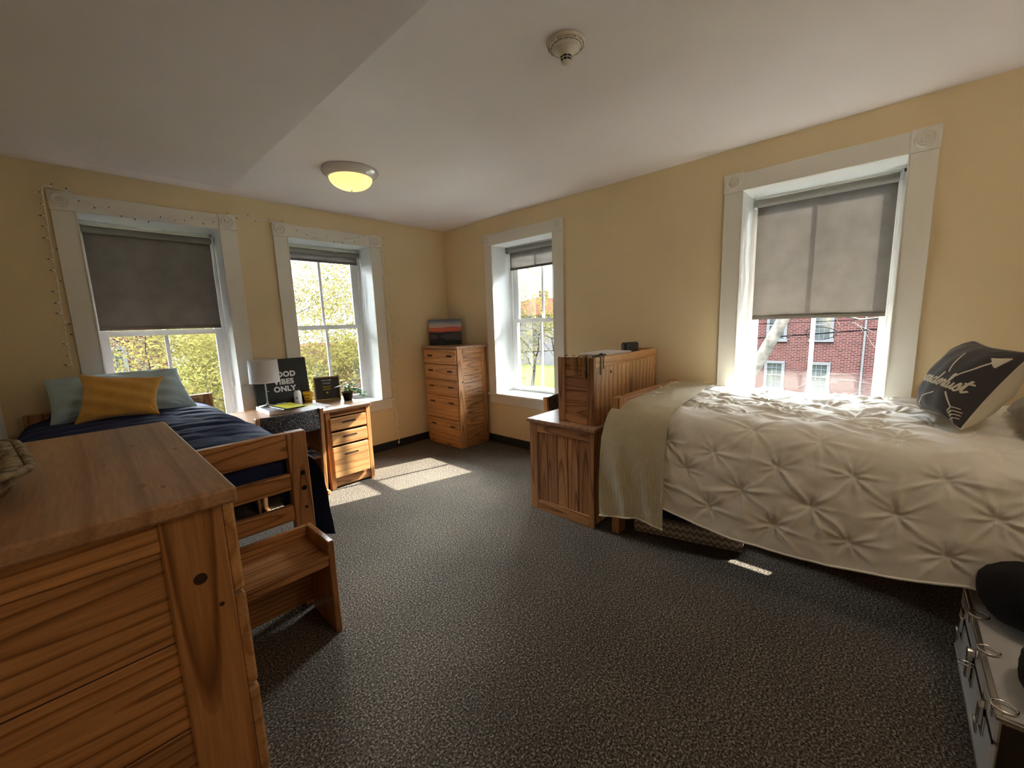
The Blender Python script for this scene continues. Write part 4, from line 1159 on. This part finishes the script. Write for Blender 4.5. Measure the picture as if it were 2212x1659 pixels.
for zc, sg in ((.066, 1), (.030, -1)):
    P = []
    for k in range(15):
        a = -.75 + 1.5 * k / 14; z = zc + sg * (.012 * (1 - (a / .75) ** 2)); r = .0345 + .0095 * z / .1
        P.append([oncyl(A0 + a, z - .004, r + .0008), oncyl(A0 + a, z + .004, r + .0008)])
    mb.grid(P, INKB)
for a in (-.3, 0, .3): mb.add([oncyl(A0 + a - .1, .040, .0392), oncyl(A0 + a + .1, .040, .0392), oncyl(A0 + a + .1, .052, .0402), oncyl(A0 + a - .1, .052, .0402)], [(0, 1, 2, 3)], INKB)
mb.build('printed_logo', t)
mb = MB(); mb.tube([(.01, .01, .01), (.030, .028, .128)], .004, BLACK, 6); mb.build('pen', t)
mb = MB(); mb.tube([(-.01, .0, .01), (.012, -.030, .118)], .004, WHITEP, 6); mb.build('pen', t)
t = thing('letter_board', 'small gold-framed felt letter board reading welcome future yellow jackets', 'letter board', (-1.722, -.208, .7355))
t.rotation_euler = (math.radians(-6), 0, -.42)
mb = MB()
W2, H2 = .118, .234
mb.bb(-W2, W2, -.006, .012, 0, .012, GOLDF, .002); mb.bb(-W2, W2, -.006, .012, H2 - .012, H2, GOLDF, .002)
mb.bb(-W2, -W2 + .011, -.006, .012, .012, H2 - .012, GOLDF, .002); mb.bb(W2 - .011, W2, -.006, .012, .012, H2 - .012, GOLDF, .002); mb.build('frame', t)
mb = MB(); mb.bb(-W2 + .01, W2 - .01, .0, .009, .01, H2 - .01, FELT, 0); q = mb.build('felt_board', t)
for txt, z, m_ in (('WELCOME', .196, INKW), ('FUTURE', .166, INKW), ('YELLOW', .132, INKY), ('JACKETS', .108, INKY)):
    vs, fs = text_mesh(txt, .0185, offset=.0002, spacing=1.05)
    m = MB(); m.add([(x - .004, -.0012 - zz * .5, y + z) for x, y, zz in vs], fs, m_); m.build('lettering', q)
m = MB(); m.cyl((-.004, -.001, .075), (-.004, -.0022, .075), .009, INKY, n=20); m.cyl((-.004, -.0022, .075), (-.004, -.0026, .075), .003, FELT, n=12); m.build('round_badge', q)
t = thing('potted_plant', 'small trailing green plant in a black pot at the desk end', 'potted plant', (-1.612, -.40, .7355))
mb = MB(); mb.lathe((0, 0, 0), [(.0001, 0), (.037, 0), (.052, .082), (.055, .083), (.055, .090), (.050, .090), (.049, .080)], BLACK, 32); mb.build('pot', t)
mb = MB(); mb.lathe((0, 0, 0), [(.0495, .080), (.0001, .083)], SOIL, 24); mb.build('soil', t)
rng = random.Random(11)
def leaf(mb, p, d, up, L_, w, mat):
    d = d.normalized(); sd = d.cross(up).normalized(); n = sd.cross(d)
    rows = []
    for k in range(6):
        f = k / 5; wd = w * math.sin(PI * min(1, f * .92 + .06)) ** .8 * (1 - f * .25); q = p + d * L_ * f - n * L_ * .30 * f * f
        rows.append([q + sd * wd + n * wd * .35, q, q - sd * wd + n * wd * .35])
    mb.grid(rows, mat)
st = MB(); lf = MB()
for k in range(20):
    a = rng.uniform(0, 2 * PI); h = rng.uniform(.02, .085); r = rng.uniform(.015, .055)
    base = Vector((.02 * math.cos(a), .02 * math.sin(a), .08)); tip = Vector((r * math.cos(a), r * math.sin(a), .085 + h))
    st.tube([base, (base + tip) / 2 + Vector((0, 0, .015)), tip], .0015, LEAFP, 5)
    leaf(lf, tip, Vector((math.cos(a), math.sin(a), rng.uniform(-.2, .5))), Vector((0, 0, 1)), rng.uniform(.055, .080), rng.uniform(.016, .024), LEAFP)
for v in range(6):   # trailing vines to the right
    a = rng.uniform(-.9, .5); pts = [Vector((.03 * math.cos(a), .03 * math.sin(a), .09))]
    for k in range(1, 7):
        f = k / 6; rr_ = .03 + .125 * f; pts.append(Vector((rr_ * math.cos(a), rr_ * math.sin(a) * .7, max(.012, .10 + .03 * math.sin(f * 2) - .10 * f * f + rng.uniform(-.004, .004)))))
    st.tube(pts, .0013, LEAFP, 5)
    for p in pts[1:]:
        for s_ in (-1, 1): leaf(lf, p, Vector((math.cos(a + s_ * .9), math.sin(a + s_ * .9), rng.uniform(-.1, .35))), Vector((0, 0, 1)), rng.uniform(.038, .055), .013, LEAFP)
st.build('stem', t); lf.build('foliage', t, recalc=False)

# ---------------------------------------------------------------- things on the hutch
t = thing('speaker', 'small black rounded bluetooth speaker on the hutch top', 'speaker', (-.290, -2.70, 1.1535), -.35)
mb = MB(); mb.box((0, 0, .046), (.155, .06, .092), BLACK, .02); o = mb.build('housing', t)
mb = MB(); mb.box((0, -.031, .046), (.120, .002, .062), FELT, .0005); mb.tube([(-.05, -.033, .015), (-.05, -.033, .075)], .0015, BRUSH, 5); mb.tube([(.05, -.033, .015), (.05, -.033, .075)], .0015, BRUSH, 5); mb.build('grille', t)
t = thing('paper_stack', 'stack of white paper lying in the hutch top beside the speaker', 'paper stack', (-.60, -2.665, 1.1535))
mb = MB(); mb.bb(-.20, .18, -.115, .115, 0, .036, PAPER, .002); mb.build('sheets', t)

# ribbons hanging over the hutch corner, each strand a separate cord
rng = random.Random(4)
XS = -1.0235
def strand(pts, r, mat, label, cat='cord'):
    m = MB(); m.tube([tuple(map(float, p)) for p in smooth2(pts, 5)], r, mat, 6)
    return tag(m.build('hanging_cord'), label, cat, 'cords hanging over the hutch corner')
SIDE = [(-2.586, 1.115, BLKR, 'thin black cord hanging nearest the window on the hutch side'),
        (-2.632, 1.085, BEIGER, 'beige cord curling over the hutch top, first light one'), (-2.648, 1.052, BEIGER, 'longer beige cord hanging beside the short beige one'),
        (-2.683, 1.066, BLKR, 'black cord hanging alone in the middle of the hutch side'), (-2.702, 1.126, GOLDR, 'short gold cord looped over the hutch side'),
        (-2.722, 1.030, GOLDR, 'gold cord left of the longest gold one on the hutch side'), (-2.734, 1.046, GOLDR, 'wide gold ribbon hanging in the gold bunch'),
        (-2.745, .998, GOLDR, 'longest gold cord hanging lowest on the hutch side'), (-2.758, 1.046, BLKR, 'thick black cord at the hutch corner post'), (-2.768, 1.075, BEIGER, 'beige cord against the hutch corner post')]
for i, (y, zb, m_, lab) in enumerate(SIDE):
    r = .0042 if 'wide' in lab or 'thick' in lab else .0026
    yy = y + .012 * (-1) ** i
    strand([(-.955, yy + .02, 1.186 + r), (-.985, yy + .008, 1.189 + r), (-1.018, yy, 1.188 + r), (XS - r - .004, y, 1.172), (XS - r - .0015, y - .002, 1.12 if zb < 1.1 else 1.14), (XS - r - .001, y + .002, (zb + 1.12) / 2), (XS - r - .001, y, zb)], r, m_, lab)
YB = -2.8125
for x, zb, m_, lab in ((-.945, 1.062, BLKR, 'black cord hanging down the hutch back, left of the three'), (-.928, 1.056, BEIGER, 'pale cord hanging down the hutch back between black ones'), (-.905, 1.098, BLKR, 'shortest black cord on the hutch back')):
    strand([(x + .01, -2.77, 1.187), (x, -2.80, 1.189), (x, YB - .006, 1.18), (x, YB - .004, 1.14), (x + .004, YB - .004, (zb + 1.14) / 2), (x, YB - .004, zb)], .003, m_, lab)
t = thing('braided_cord', 'dark braided cord lying knotted along the hutch top rail', 'cord', (-.95, -2.79, 1.182))
mb = MB(); pts = [Vector((-.055 + .0065 * k, .004 * math.sin(k * 1.7), .008 + .004 * math.cos(k * 1.3))) for k in range(28)]; mb.tube(pts, .0042, BLKR, 6); mb.build('cord', t)
mb = MB(); mb.tube([Vector((.055 + .022 * math.cos(a), .012 * math.sin(a), .012 + .005 * math.sin(2 * a))) for a in [2 * PI * k / 24 for k in range(24)]], .005, BLKR, 6, closed=True); mb.build('knot', t)

# ---------------------------------------------------------------- string lights
t = thing('string_lights', 'white-wired string of unlit mini lights swagged over both back windows', 'string lights', (-2.2, -.026, 2.3))
O = Vector(t.location)
mb = MB(); pts = [Vector((x, -.030, z)) - O for x, z in STRAND]; fine = [Vector(p) for p in smooth2([tuple(p) for p in pts], 5)]
mb.tube([p + Vector((.0018 * math.sin(i * 1.3), 0, .0018 * math.cos(i * 1.3))) for i, p in enumerate(fine)], .0019, WHITEP, 5)
mb.tube([p + Vector((-.0018 * math.sin(i * 1.3), -.002, -.0018 * math.cos(i * 1.3))) for i, p in enumerate(fine)], .0019, WHITEP, 5)
mb.build('wire', t)
BULBG = plain('clear_bulb', (.05, .045, .03), .15)
for (x0, z0, x1, z1) in BULBS:
    a = Vector((x0, -.032, z0)) - O; d = Vector((x1 - x0, 0, z1 - z0)); L_ = max(d.length, .018)
    if L_ > .05: L_ = .05
    d = (d.normalized() + Vector((0, -.35, 0))).normalized(); m = MB()
    m.cyl(a, a + d * L_ * .55, .0042, WHITEP, .0036, n=8); m.cyl(a + d * L_ * .55, a + d * L_, .0036, BULBG, .0016, n=8)
    m.build('bulb', t)
mb = MB(); e = Vector((STRAND[-1][0], -.030, STRAND[-1][1])) - O; mb.box(e + Vector((0, -.004, -.012)), (.016, .012, .030), WHITEP, .003); mb.build('plug', t)

# ---------------------------------------------------------------- under and beside the white bed
def chevron():
    tt = NT('chevron_print'); tcx = tt.n('TexCoord'); sp = tt.n('SeparateXYZ'); tt.l(tcx, 'Object', sp, 0)
    a = tt.n('Math', operation='ADD'); tt.l(sp, 1, a, 0); tt.l(sp, 0, a, 1)
    pp = tt.n('Math', operation='PINGPONG'); pp.inputs[1].default_value = .020; tt.l(a, 0, pp, 0)
    ad = tt.n('Math', operation='ADD'); tt.l(pp, 0, ad, 0); tt.l(sp, 2, ad, 1)
    ml = tt.n('Math', operation='MULTIPLY'); ml.inputs[1].default_value = 1 / .042; tt.l(ad, 0, ml, 0)
    fr = tt.n('Math', operation='FRACT'); tt.l(ml, 0, fr, 0)
    tt.l(tt.ramp(fr, 0, [(0, (.60, .57, .52)), (.5, (.25, .22, .20))], 'CONSTANT'), 0, tt.b, 'Base Color')
    tt.b.inputs['Roughness'].default_value = .8; return tt.m
CHEV = chevron()
t = thing('storage_bin', 'grey and white chevron fabric storage box under the white bed', 'storage box', (-.69, -3.34, 0), .25)
mb = MB(); mb.bb(-.17, .17, -.325, .325, 0, .11, CHEV, .008); mb.build('box_body', t)
mb = MB(); mb.tube([(.0, -.327, .065), (.0, -.336, .055), (.0, -.327, .045)], .004, CHROME, 6); mb.bb(-.172, -.166, -.329, -.322, .03, .08, CHROME, .001); mb.build('metal_grip', t)
t = thing('folded_blanket', 'dark folded patterned fabric lying on the chevron box', 'blanket', (-.71, -3.24, .111), .25)
mb = MB(); mb.bb(-.14, .14, -.19, .19, 0, .03, NAVY, .012); mb.bb(-.135, .14, -.185, .188, .031, .06, NAVY, .013); mb.build('fold', t)

TX0, TX1, TY0, TY1, TZ = -1.735, -.965, -5.00, -4.562, .286
t = thing('footlocker', 'white trunk with steel latches and rings in the near right corner', 'trunk', ((TX0 + TX1) / 2, (TY0 + TY1) / 2, 0))
O = Vector(t.location)
def bt(mb, x0, x1, y0, y1, z0, z1, m, b=.003): mb.bb(x0 - O.x, x1 - O.x, y0 - O.y, y1 - O.y, z0, z1, m, b)
mb = MB(); bt(mb, TX0, TX1, TY0, TY1, .0, .196, TRUNKW, .006); mb.build('body', t)
mb = MB(); bt(mb, TX0 - .001, TX1 + .001, TY0, TY1 + .001, .200, TZ, TRUNKW, .006); mb.build('lid', t)
mb = MB(); bt(mb, TX0 - .003, TX0 + .002, TY0 + .01, TY1 - .01, .012, TZ - .014, TRUNKS, .001); mb.build('end_board', t, label='dark wooden end of the trunk')
mb = MB()
bt(mb, TX0 - .003, TX1 + .003, TY1 - .012, TY1 + .003, TZ - .010, TZ + .003, BRUSH, .002)
bt(mb, TX0 - .004, TX0 + .010, TY0, TY1 + .003, TZ - .008, TZ + .003, BRUSH, .002)
bt(mb, TX0, TX1, TY1, TY1 + .0025, .193, .203, BOLT, 0); bt(mb, TX0 - .003, TX1 + .003, TY1 - .01, TY1 + .003, 0, .012, BRUSH, .002)
mb.build('edge_strip', t)
for x in (-1.60, -1.10):
    mb = MB(); bt(mb, x - .024, x + .024, TY1, TY1 + .006, .120, .190, CHROME, .002); bt(mb, x - .018, x + .018, TY1 + .004, TY1 + .016, .150, .215, CHROME, .004)
    bt(mb, x - .022, x + .022, TY1, TY1 + .007, .212, .248, CHROME, .002)
    mb.tube([Vector((x + .013 * math.cos(a), TY1 + .016 + .004 * math.sin(a), .135 + .026 * math.sin(a))) - Vector((O.x, O.y, 0)) for a in [2 * PI * k / 16 for k in range(16)]], .0035, CHROME, 6, closed=True)
    mb.build('latch', t)
x = -1.36
mb = MB(); bt(mb, x - .030, x + .030, TY1, TY1 + .005, .110, .190, CHROME, .002); mb.cyl((x - O.x, TY1 + .003 - O.y, .225), (x - O.x, TY1 + .020 - O.y, .225), .020, CHROME, n=20)
bt(mb, x - .013, x + .013, TY1 + .003, TY1 + .020, .130, .215, CHROME, .004); mb.build('lock', t)
mb = MB(); mb.tube([Vector((x - .03 + .012 * math.cos(a), TY1 + .020 + .022 * math.sin(a), .198)) - Vector((O.x, O.y, 0)) for a in [2 * PI * k / 18 for k in range(18)]], .0025, CHROME, 6, closed=True); mb.build('ring', t)
for x in (-1.20, -1.42, -1.69):
    mb = MB(); mb.tube([Vector((x + .020 * math.cos(a), TY1 - .018 + .026 * math.sin(a), TZ + .008 + .003 * math.cos(a))) - Vector((O.x, O.y, 0)) for a in [2 * PI * k / 20 for k in range(20)]], .0030, CHROME, 6, closed=True)
    bt(mb, x - .012, x + .012, TY1 - .004, TY1 + .005, TZ - .034, TZ + .002, CHROME, .002); mb.build('ring', t)

def plush(name, label, c, r, seed):
    m = MB(); P = []; n = 40
    for i in range(n):
        a = 2 * PI * i / n; row = []
        for j in range(n // 2 + 1):
            b = -PI / 2 + PI * j / (n // 2)
            k = 1 + .035 * math.sin(5 * a + seed) * math.cos(4 * b) + random.uniform(-.012, .012)
            cb = math.copysign(abs(math.cos(b)) ** .75, math.cos(b)); sb = math.copysign(abs(math.sin(b)) ** .75, math.sin(b))
            row.append((r[0] * cb * math.cos(a) * k, r[1] * cb * math.sin(a) * k, r[2] * sb * k))
        P.append(row)
    m.grid(P, BLACKF, closed_u=True); o = m.build(name, recalc=False); o.location = c
    return tag(o, label, 'cushion', 'black plush cushions on the white trunk')
plush('plush_cushion', 'large black plush cushion at the far end of the white trunk against the bed', (-1.165, -4.745, .402), (.170, .175, .112), 1)
plush('plush_cushion', 'black plush cushion nearer the camera at the right edge on the white trunk', (-1.59, -4.735, .372), (.150, .125, .082), 4)

# ---------------------------------------------------------------- outdoors
GZ = -4.2
WIRE = plain('weathered_black_cable', (.0015, .0015, .0018), .9, spec=0)
GRASS = fabric('lawn_and_road', (.012, .018, .005), (.024, .027, .008), 3, .3, sheen=0)
ROAD = fabric('pale_asphalt', (.07, .07, .07), (.09, .09, .088), 8, .2, sheen=0)
CONC = fabric('sidewalk_concrete', (.12, .115, .105), (.15, .145, .135), 8, .2, sheen=0)
def brick(name='red_brick'):
    tt = NT(name); tcx = tt.n('TexCoord')
    mp = tt.n('Mapping'); tt.l(tcx, 'Object', mp, 0)
    sp = tt.n('SeparateXYZ'); tt.l(mp, 0, sp, 0)
    ad = tt.n('Math', operation='ADD'); tt.l(sp, 0, ad, 0); tt.l(sp, 1, ad, 1)
    cb = tt.n('CombineXYZ'); tt.l(ad, 0, cb, 0); tt.l(sp, 2, cb, 1)
    b = tt.n('TexBrick'); b.inputs['Scale'].default_value = 1; b.inputs['Brick Width'].default_value = .24; b.inputs['Row Height'].default_value = .085
    b.inputs['Mortar Size'].default_value = .011; b.inputs['Color1'].default_value = (.0190, .0064, .0058, 1); b.inputs['Color2'].default_value = (.0090, .0036, .0034, 1); b.inputs['Mortar'].default_value = (.032, .022, .020, 1)
    tt.l(cb, 0, b, 'Vector'); tt.l(b, 0, tt.b, 'Base Color'); tt.b.inputs['Roughness'].default_value = .9; return tt.m
BRICK = brick()
FRAMEW = plain('painted_window_frame', (.028, .028, .029), .5)
PANE = plain('dark_window_pane', (.008, .010, .011), .08)
ROOFR = fabric('red_metal_roof', (.016, .0050, .0045), (.021, .007, .006), 4, .2, sheen=0)
STUCCO = fabric('pale_building_wall', (.025, .024, .024), (.032, .030, .030), 5, .2, sheen=0)
BARK = fabric('grey_bark', (.010, .009, .008), (.028, .025, .023), 14, .9, sheen=0, dist=.02)
BARKP = fabric('pale_mottled_bark', (.020, .018, .016), (.045, .041, .036), 5, .6, sheen=0, dist=.02)
def leafmat(name, c):
    tt = NT(name); d = tt.n('BsdfDiffuse'); tl = tt.n('BsdfTranslucent'); mx = tt.n('MixShader'); mx.inputs[0].default_value = .45
    no = tt.n('TexNoise', Scale=1.6, Detail=2.0); tcx = tt.n('TexCoord'); tt.l(tcx, 'Object', no, 'Vector')
    r = tt.ramp(no, 'Fac', [(.3, tuple(v * .55 for v in c)), (.7, tuple(v * 1.25 for v in c))])
    tt.l(r, 0, d, 0); tt.l(r, 0, tl, 0); tt.l(d, 0, mx, 1); tt.l(tl, 0, mx, 2); tt.l(mx, 0, tt.out, 0); return tt.m
LEAFY = leafmat('spring_yellow_leaves', (.046, .040, .012))
LEAFG = leafmat('mid_green_leaves', (.018, .021, .006))

mb = MB(); mb.bb(-60, 90, -60, 90, GZ - .2, GZ, GRASS, 0); struct(mb, 'ground')
mb = MB(); mb.bb(10.5, 17.0, -60, 90, GZ, GZ + .02, ROAD, 0); struct(mb, 'street_road')
mb = MB(); mb.bb(-60, 10.5, 13, 20, GZ, GZ + .02, ROAD, 0); struct(mb, 'parking_road')
mb = MB(); mb.bb(8.3, 10.0, -60, 60, GZ, GZ + .03, CONC, 0); struct(mb, 'sidewalk')

def building(name, label, x0, x1, y0, y1, z1, mat, wins, face, pw=.93, roof=None):
    t = thing(name, label, 'building', ((x0 + x1) / 2, (y0 + y1) / 2, GZ)); O = Vector(t.location)
    m = MB(); m.bb(x0 - O.x, x1 - O.x, y0 - O.y, y1 - O.y, 0, z1 - GZ, mat, 0); m.build('walls', t)
    for (c, za, zb) in wins:
        f = MB(); g = MB()
        def q(mb_, a, b, d0, d1, z0, z1_, m_):
            if face == 'x': mb_.bb(x0 - O.x - d1, x0 - O.x - d0, a - O.y, b - O.y, z0 - GZ, z1_ - GZ, m_, 0)
            else: mb_.bb(a - O.x, b - O.x, y0 - O.y - d1, y0 - O.y - d0, z0 - GZ, z1_ - GZ, m_, 0)
        h = pw / 2
        q(f, c - h, c - h + .14, 0, .06, za, zb, FRAMEW); q(f, c + h - .14, c + h, 0, .06, za, zb, FRAMEW)
        q(f, c - h, c + h, 0, .07, zb - .13, zb, FRAMEW); q(f, c - h - .04, c + h + .04, 0, .10, za - .06, za + .09, FRAMEW)
        q(f, c - h, c + h, .01, .05, (za + zb) / 2 - .03, (za + zb) / 2 + .03, FRAMEW)
        for k in (-1, 1): q(f, c + k * .10 - .012, c + k * .10 + .012, .01, .035, za, zb, FRAMEW)
        for k in (.25, .75): q(f, c - h, c + h, .01, .035, za + (zb - za) * k - .012, za + (zb - za) * k + .012, FRAMEW)
        q(g, c - h + .12, c + h - .12, .002, .012, za + .05, zb - .1, PANE)
        fo = f.build('window', t); g.build('pane', fo)
    if roof:
        m = MB(); rz_ = z1 - GZ; w = (x1 - x0) / 2; d = (y1 - y0) / 2
        m.add([(-w - .4, -d - .4, rz_), (w + .4, -d - .4, rz_), (w + .4, d + .4, rz_), (-w - .4, d + .4, rz_), (-w * .3, 0, rz_ + roof), (w * .3, 0, rz_ + roof)], [(0, 1, 5, 4), (1, 2, 5), (2, 3, 4, 5), (3, 0, 4), (0, 3, 2, 1)], ROOFR)
        m.build('roof', t)
        m = MB(); m.bb(-.5, .5, -.5, .5, rz_ + roof * .6, rz_ + roof + 1.0, BRICK, 0); m.build('chimney', t)
    return t
W_ = []
for c in (4.0, 2.1, .21, -1.70, -5.6, -7.5):
    W_ += [(c, -2.55, -1.06), (c, .02, 1.62), (c, 3.0, 4.6)]
b_ = building('brick_building', 'red brick building with white windows seen across the street through the right window', 22, 34, -16, 6.0, 6.2, BRICK, W_, 'x')
m = MB(); m.cyl((22 - .06 - 28, -3.34 + 5, 0), (22 - .06 - 28, -3.34 + 5, 10.3), .045, FRAMEW, n=8); m.build('downpipe', b_)
building('brick_building', 'brick building behind the trees outside the left window', -9.5, -.6, 18.5, 28, 5.0, BRICK, [(-2.4, -1.0, 1.0), (-5, -1.0, 1.0), (-2.4, 2.2, 3.8)], 'y')
building('roofed_building', 'distant pale building with a red roof beyond the corner window', 38, 52, 26, 42, 2.3, STUCCO, [(30, -1.5, .5), (34, -1.5, .5), (38, -1.5, .5)], 'x', roof=2.6)
building('brick_building', 'low brick house glimpsed between tree trunks outside the desk window', 7.5, 15, 27, 34, .2, BRICK, [(9, -2.6, -1.2), (12, -2.6, -1.2)], 'y')

def tree(name, label, x, y, height, seed, spread=.55, trunk_h=.35, r0=.20, leaves=5000, leafm=None, lsize=.075, bark=None, lean=(0, 0), levels=5, droop=0.0, group=None, clump=.30):
    t = thing(name, label, 'tree', (x, y, GZ), group=group)
    rng = random.Random(seed); tm = MB(); tips = []
    def grow(p, d, L_, r, lev):
        n = 5; pts = [p]; rs = [r]; dd = d.copy()
        for k in range(n):
            dd = (dd + Vector((rng.uniform(-.2, .2), rng.uniform(-.2, .2), rng.uniform(-.10, .14) - droop * (levels - lev) * .03))).normalized()
            pts.append(pts[-1] + dd * L_ / n); rs.append(r * (1 - .42 * (k + 1) / n))
        tm.tube(pts, r, bark or BARK, 8 if lev > 3 else 5, rr=rs)
        if lev <= levels - 2: tips.extend(pts[1:])
        if lev <= 0: return
        m = rng.choice((2, 3, 3))
        for k in range(m):
            a = 2 * PI * (k + rng.random() * .6) / m; o = dd.orthogonal().normalized(); o = Matrix.Rotation(a, 3, dd) @ o
            nd = (dd * rng.uniform(.55, .95) + o * spread * rng.uniform(.8, 1.5)).normalized()
            grow(pts[-1], nd, L_ * rng.uniform(.62, .86), rs[-1] * rng.uniform(.62, .82), lev - 1)
        if lev >= 2:
            k = rng.choice((2, 3)); o = Matrix.Rotation(rng.uniform(0, 6.3), 3, dd) @ dd.orthogonal().normalized()
            grow(pts[k], (dd * .4 + o * .9).normalized(), L_ * .6, rs[k] * .5, lev - 2)
    grow(Vector((0, 0, 0)), Vector((lean[0], lean[1], 1)).normalized(), height * trunk_h, r0, levels)
    tm.build('trunk', t)
    if leaves:
        lm = MB(); vs = []; fs = []
        for k in range(leaves):
            p = tips[rng.randrange(len(tips))] + Vector((rng.gauss(0, clump), rng.gauss(0, clump), rng.gauss(0, clump * .8)))
            a = Vector((rng.uniform(-1, 1), rng.uniform(-1, 1), rng.uniform(-1, 1))).normalized(); b = a.orthogonal().normalized(); s_ = lsize * rng.uniform(.6, 1.3)
            i = len(vs); vs += [p - a * s_, p + b * s_ * .45, p + a * s_, p - b * s_ * .45]; fs.append((i, i + 1, i + 2, i + 3))
        lm.add(vs, fs, leafm or LEAFY); lm.build('foliage', t, recalc=False)
    return t
G_ = 'trees outside the windows'
tree('street_tree', 'spring tree with forked grey trunk centred outside the desk window', 1.80, 9.0, 11.5, 3, trunk_h=.42, r0=.19, leaves=34000, lsize=.06, levels=6, clump=.5, group=G_)
tree('street_tree', 'leafy yellow-green tree outside the window behind the navy bed', 1.2, 10.5, 9.5, 12, trunk_h=.25, r0=.20, leaves=16000, lsize=.05, bark=BARKP, group=G_)
tree('street_tree', 'tall budding tree behind the forked trunk of the desk window', 4.2, 13.0, 13, 52, trunk_h=.28, r0=.15, leaves=34000, lsize=.08, levels=6, clump=.55, group=G_)
tree('street_tree', 'dense tree right of the desk window view', 5.8, 13.5, 9, 5, trunk_h=.22, r0=.16, leaves=16000, lsize=.06, group=G_)
tree('street_tree', 'small pale tree in front of the brick wall outside the left window', -2.1, 12.5, 7.5, 8, trunk_h=.30, r0=.13, lsize=.045, leaves=3000, bark=BARKP, group=G_)
tree('street_tree', 'far yellow tree behind the desk window trunk', 3.2, 23.0, 10, 21, trunk_h=.22, r0=.18, leaves=15000, lsize=.10, group=G_, clump=.45)
tree('street_tree', 'dark bare-limbed tree with sparse leaves outside the corner window', 8.0, 3.9, 9.5, 33, trunk_h=.36, r0=.10, leaves=2200, group=G_, lsize=.045, spread=.7, levels=6, clump=.3)
tree('street_tree', 'far budding tree in front of the red-roofed building', 20.5, 16.0, 12, 41, trunk_h=.25, r0=.16, leaves=6000, lsize=.10, group=G_, clump=.4)
# leaning pale tree by the street
t = thing('street_tree', 'leaning pale mottled trunk in front of the brick building across the street', 'tree', (8, -.15, GZ), group=G_)
mb = MB(); pts = [Vector(p) for p in [(0, .3, 0), (0, -.35, 1.6), (0, -1.05, 3.2), (0, -1.78, 4.5), (0, -2.22, 5.5), (.1, -2.55, 6.4), (.2, -2.75, 7.2)]]; mb.tube(pts, .1, BARKP, 12, rr=[.20, .17, .155, .14, .125, .09, .06]); mb.build('trunk', t)
mb = MB(); rng = random.Random(9)
for k in range(16):
    p = [Vector((rng.uniform(-.2, .3), rng.uniform(-3.9, -2.4), rng.uniform(3.3, 5.9)))]; d = Vector((0, -1, rng.uniform(-.3, .5))).normalized()
    for j in range(9): d = (d + Vector((rng.uniform(-.2, .2), rng.uniform(-.25, .25), rng.uniform(-.38, .38)))).normalized(); p.append(p[-1] + d * .09)
    mb.tube(p, .006, BARKP, 4, rr=[.009 - .0007 * j for j in range(10)])
pts = [Vector(q) for q in [(.1, -2.5, 6.0), (.1, -2.7, 5.75), (.12, -3.1, 5.6), (.1, -3.6, 5.45), (.1, -4.1, 5.5), (.1, -4.8, 5.3)]]; mb.tube(pts, .02, BARKP, 6, rr=[.05, .03, .022, .018, .014, .01])
mb.build('branches', t)
# cables
for (ya, za, yb, zb, r, lab) in ((-1.038, .651, -3.97, .907, .019, 'thick black cable sagging across the brick building'), (-1.026, 1.106, -3.964, 1.188, .010, 'thin upper wire crossing in front of the brick building')):
    m = MB(); dy = yb - ya; pts = []
    for k in range(41):
        f = -4.5 + 9.5 * k / 40; pts.append((12, ya + dy * f, za + (zb - za) * f + .012 * (f - .5) ** 2))
    m.tube(pts, r, WIRE, 6); tag(m.build('utility_wire'), lab, 'wire')
m = MB(); m.tube([(11.96, -2.62 - .30 * math.cos(a) * (1.0 if math.cos(a) < 0 else 1.5), .80 + .19 * math.sin(a)) for a in [2 * PI * k / 30 for k in range(30)]], .009, WIRE, 6, closed=True)
tag(m.build('cable_loop'), 'spare loop of cable tied to the thick black wire', 'wire')
m = MB(); m.cyl((11.99, -14, GZ), (11.99, -14, 5), .13, BARK, n=10); m.cyl((11.99, 12.5, GZ), (11.99, 12.5, 5), .13, BARK, n=10)

for nm in ('lawn_and_road', 'pale_asphalt', 'sidewalk_concrete', 'red_brick', 'red_metal_roof', 'pale_building_wall', 'grey_bark', 'pale_mottled_bark', 'painted_window_frame'):
    for nd in MATS[nm].node_tree.nodes:
        if nd.type == 'BSDF_PRINCIPLED': nd.inputs['Specular IOR Level'].default_value = 0
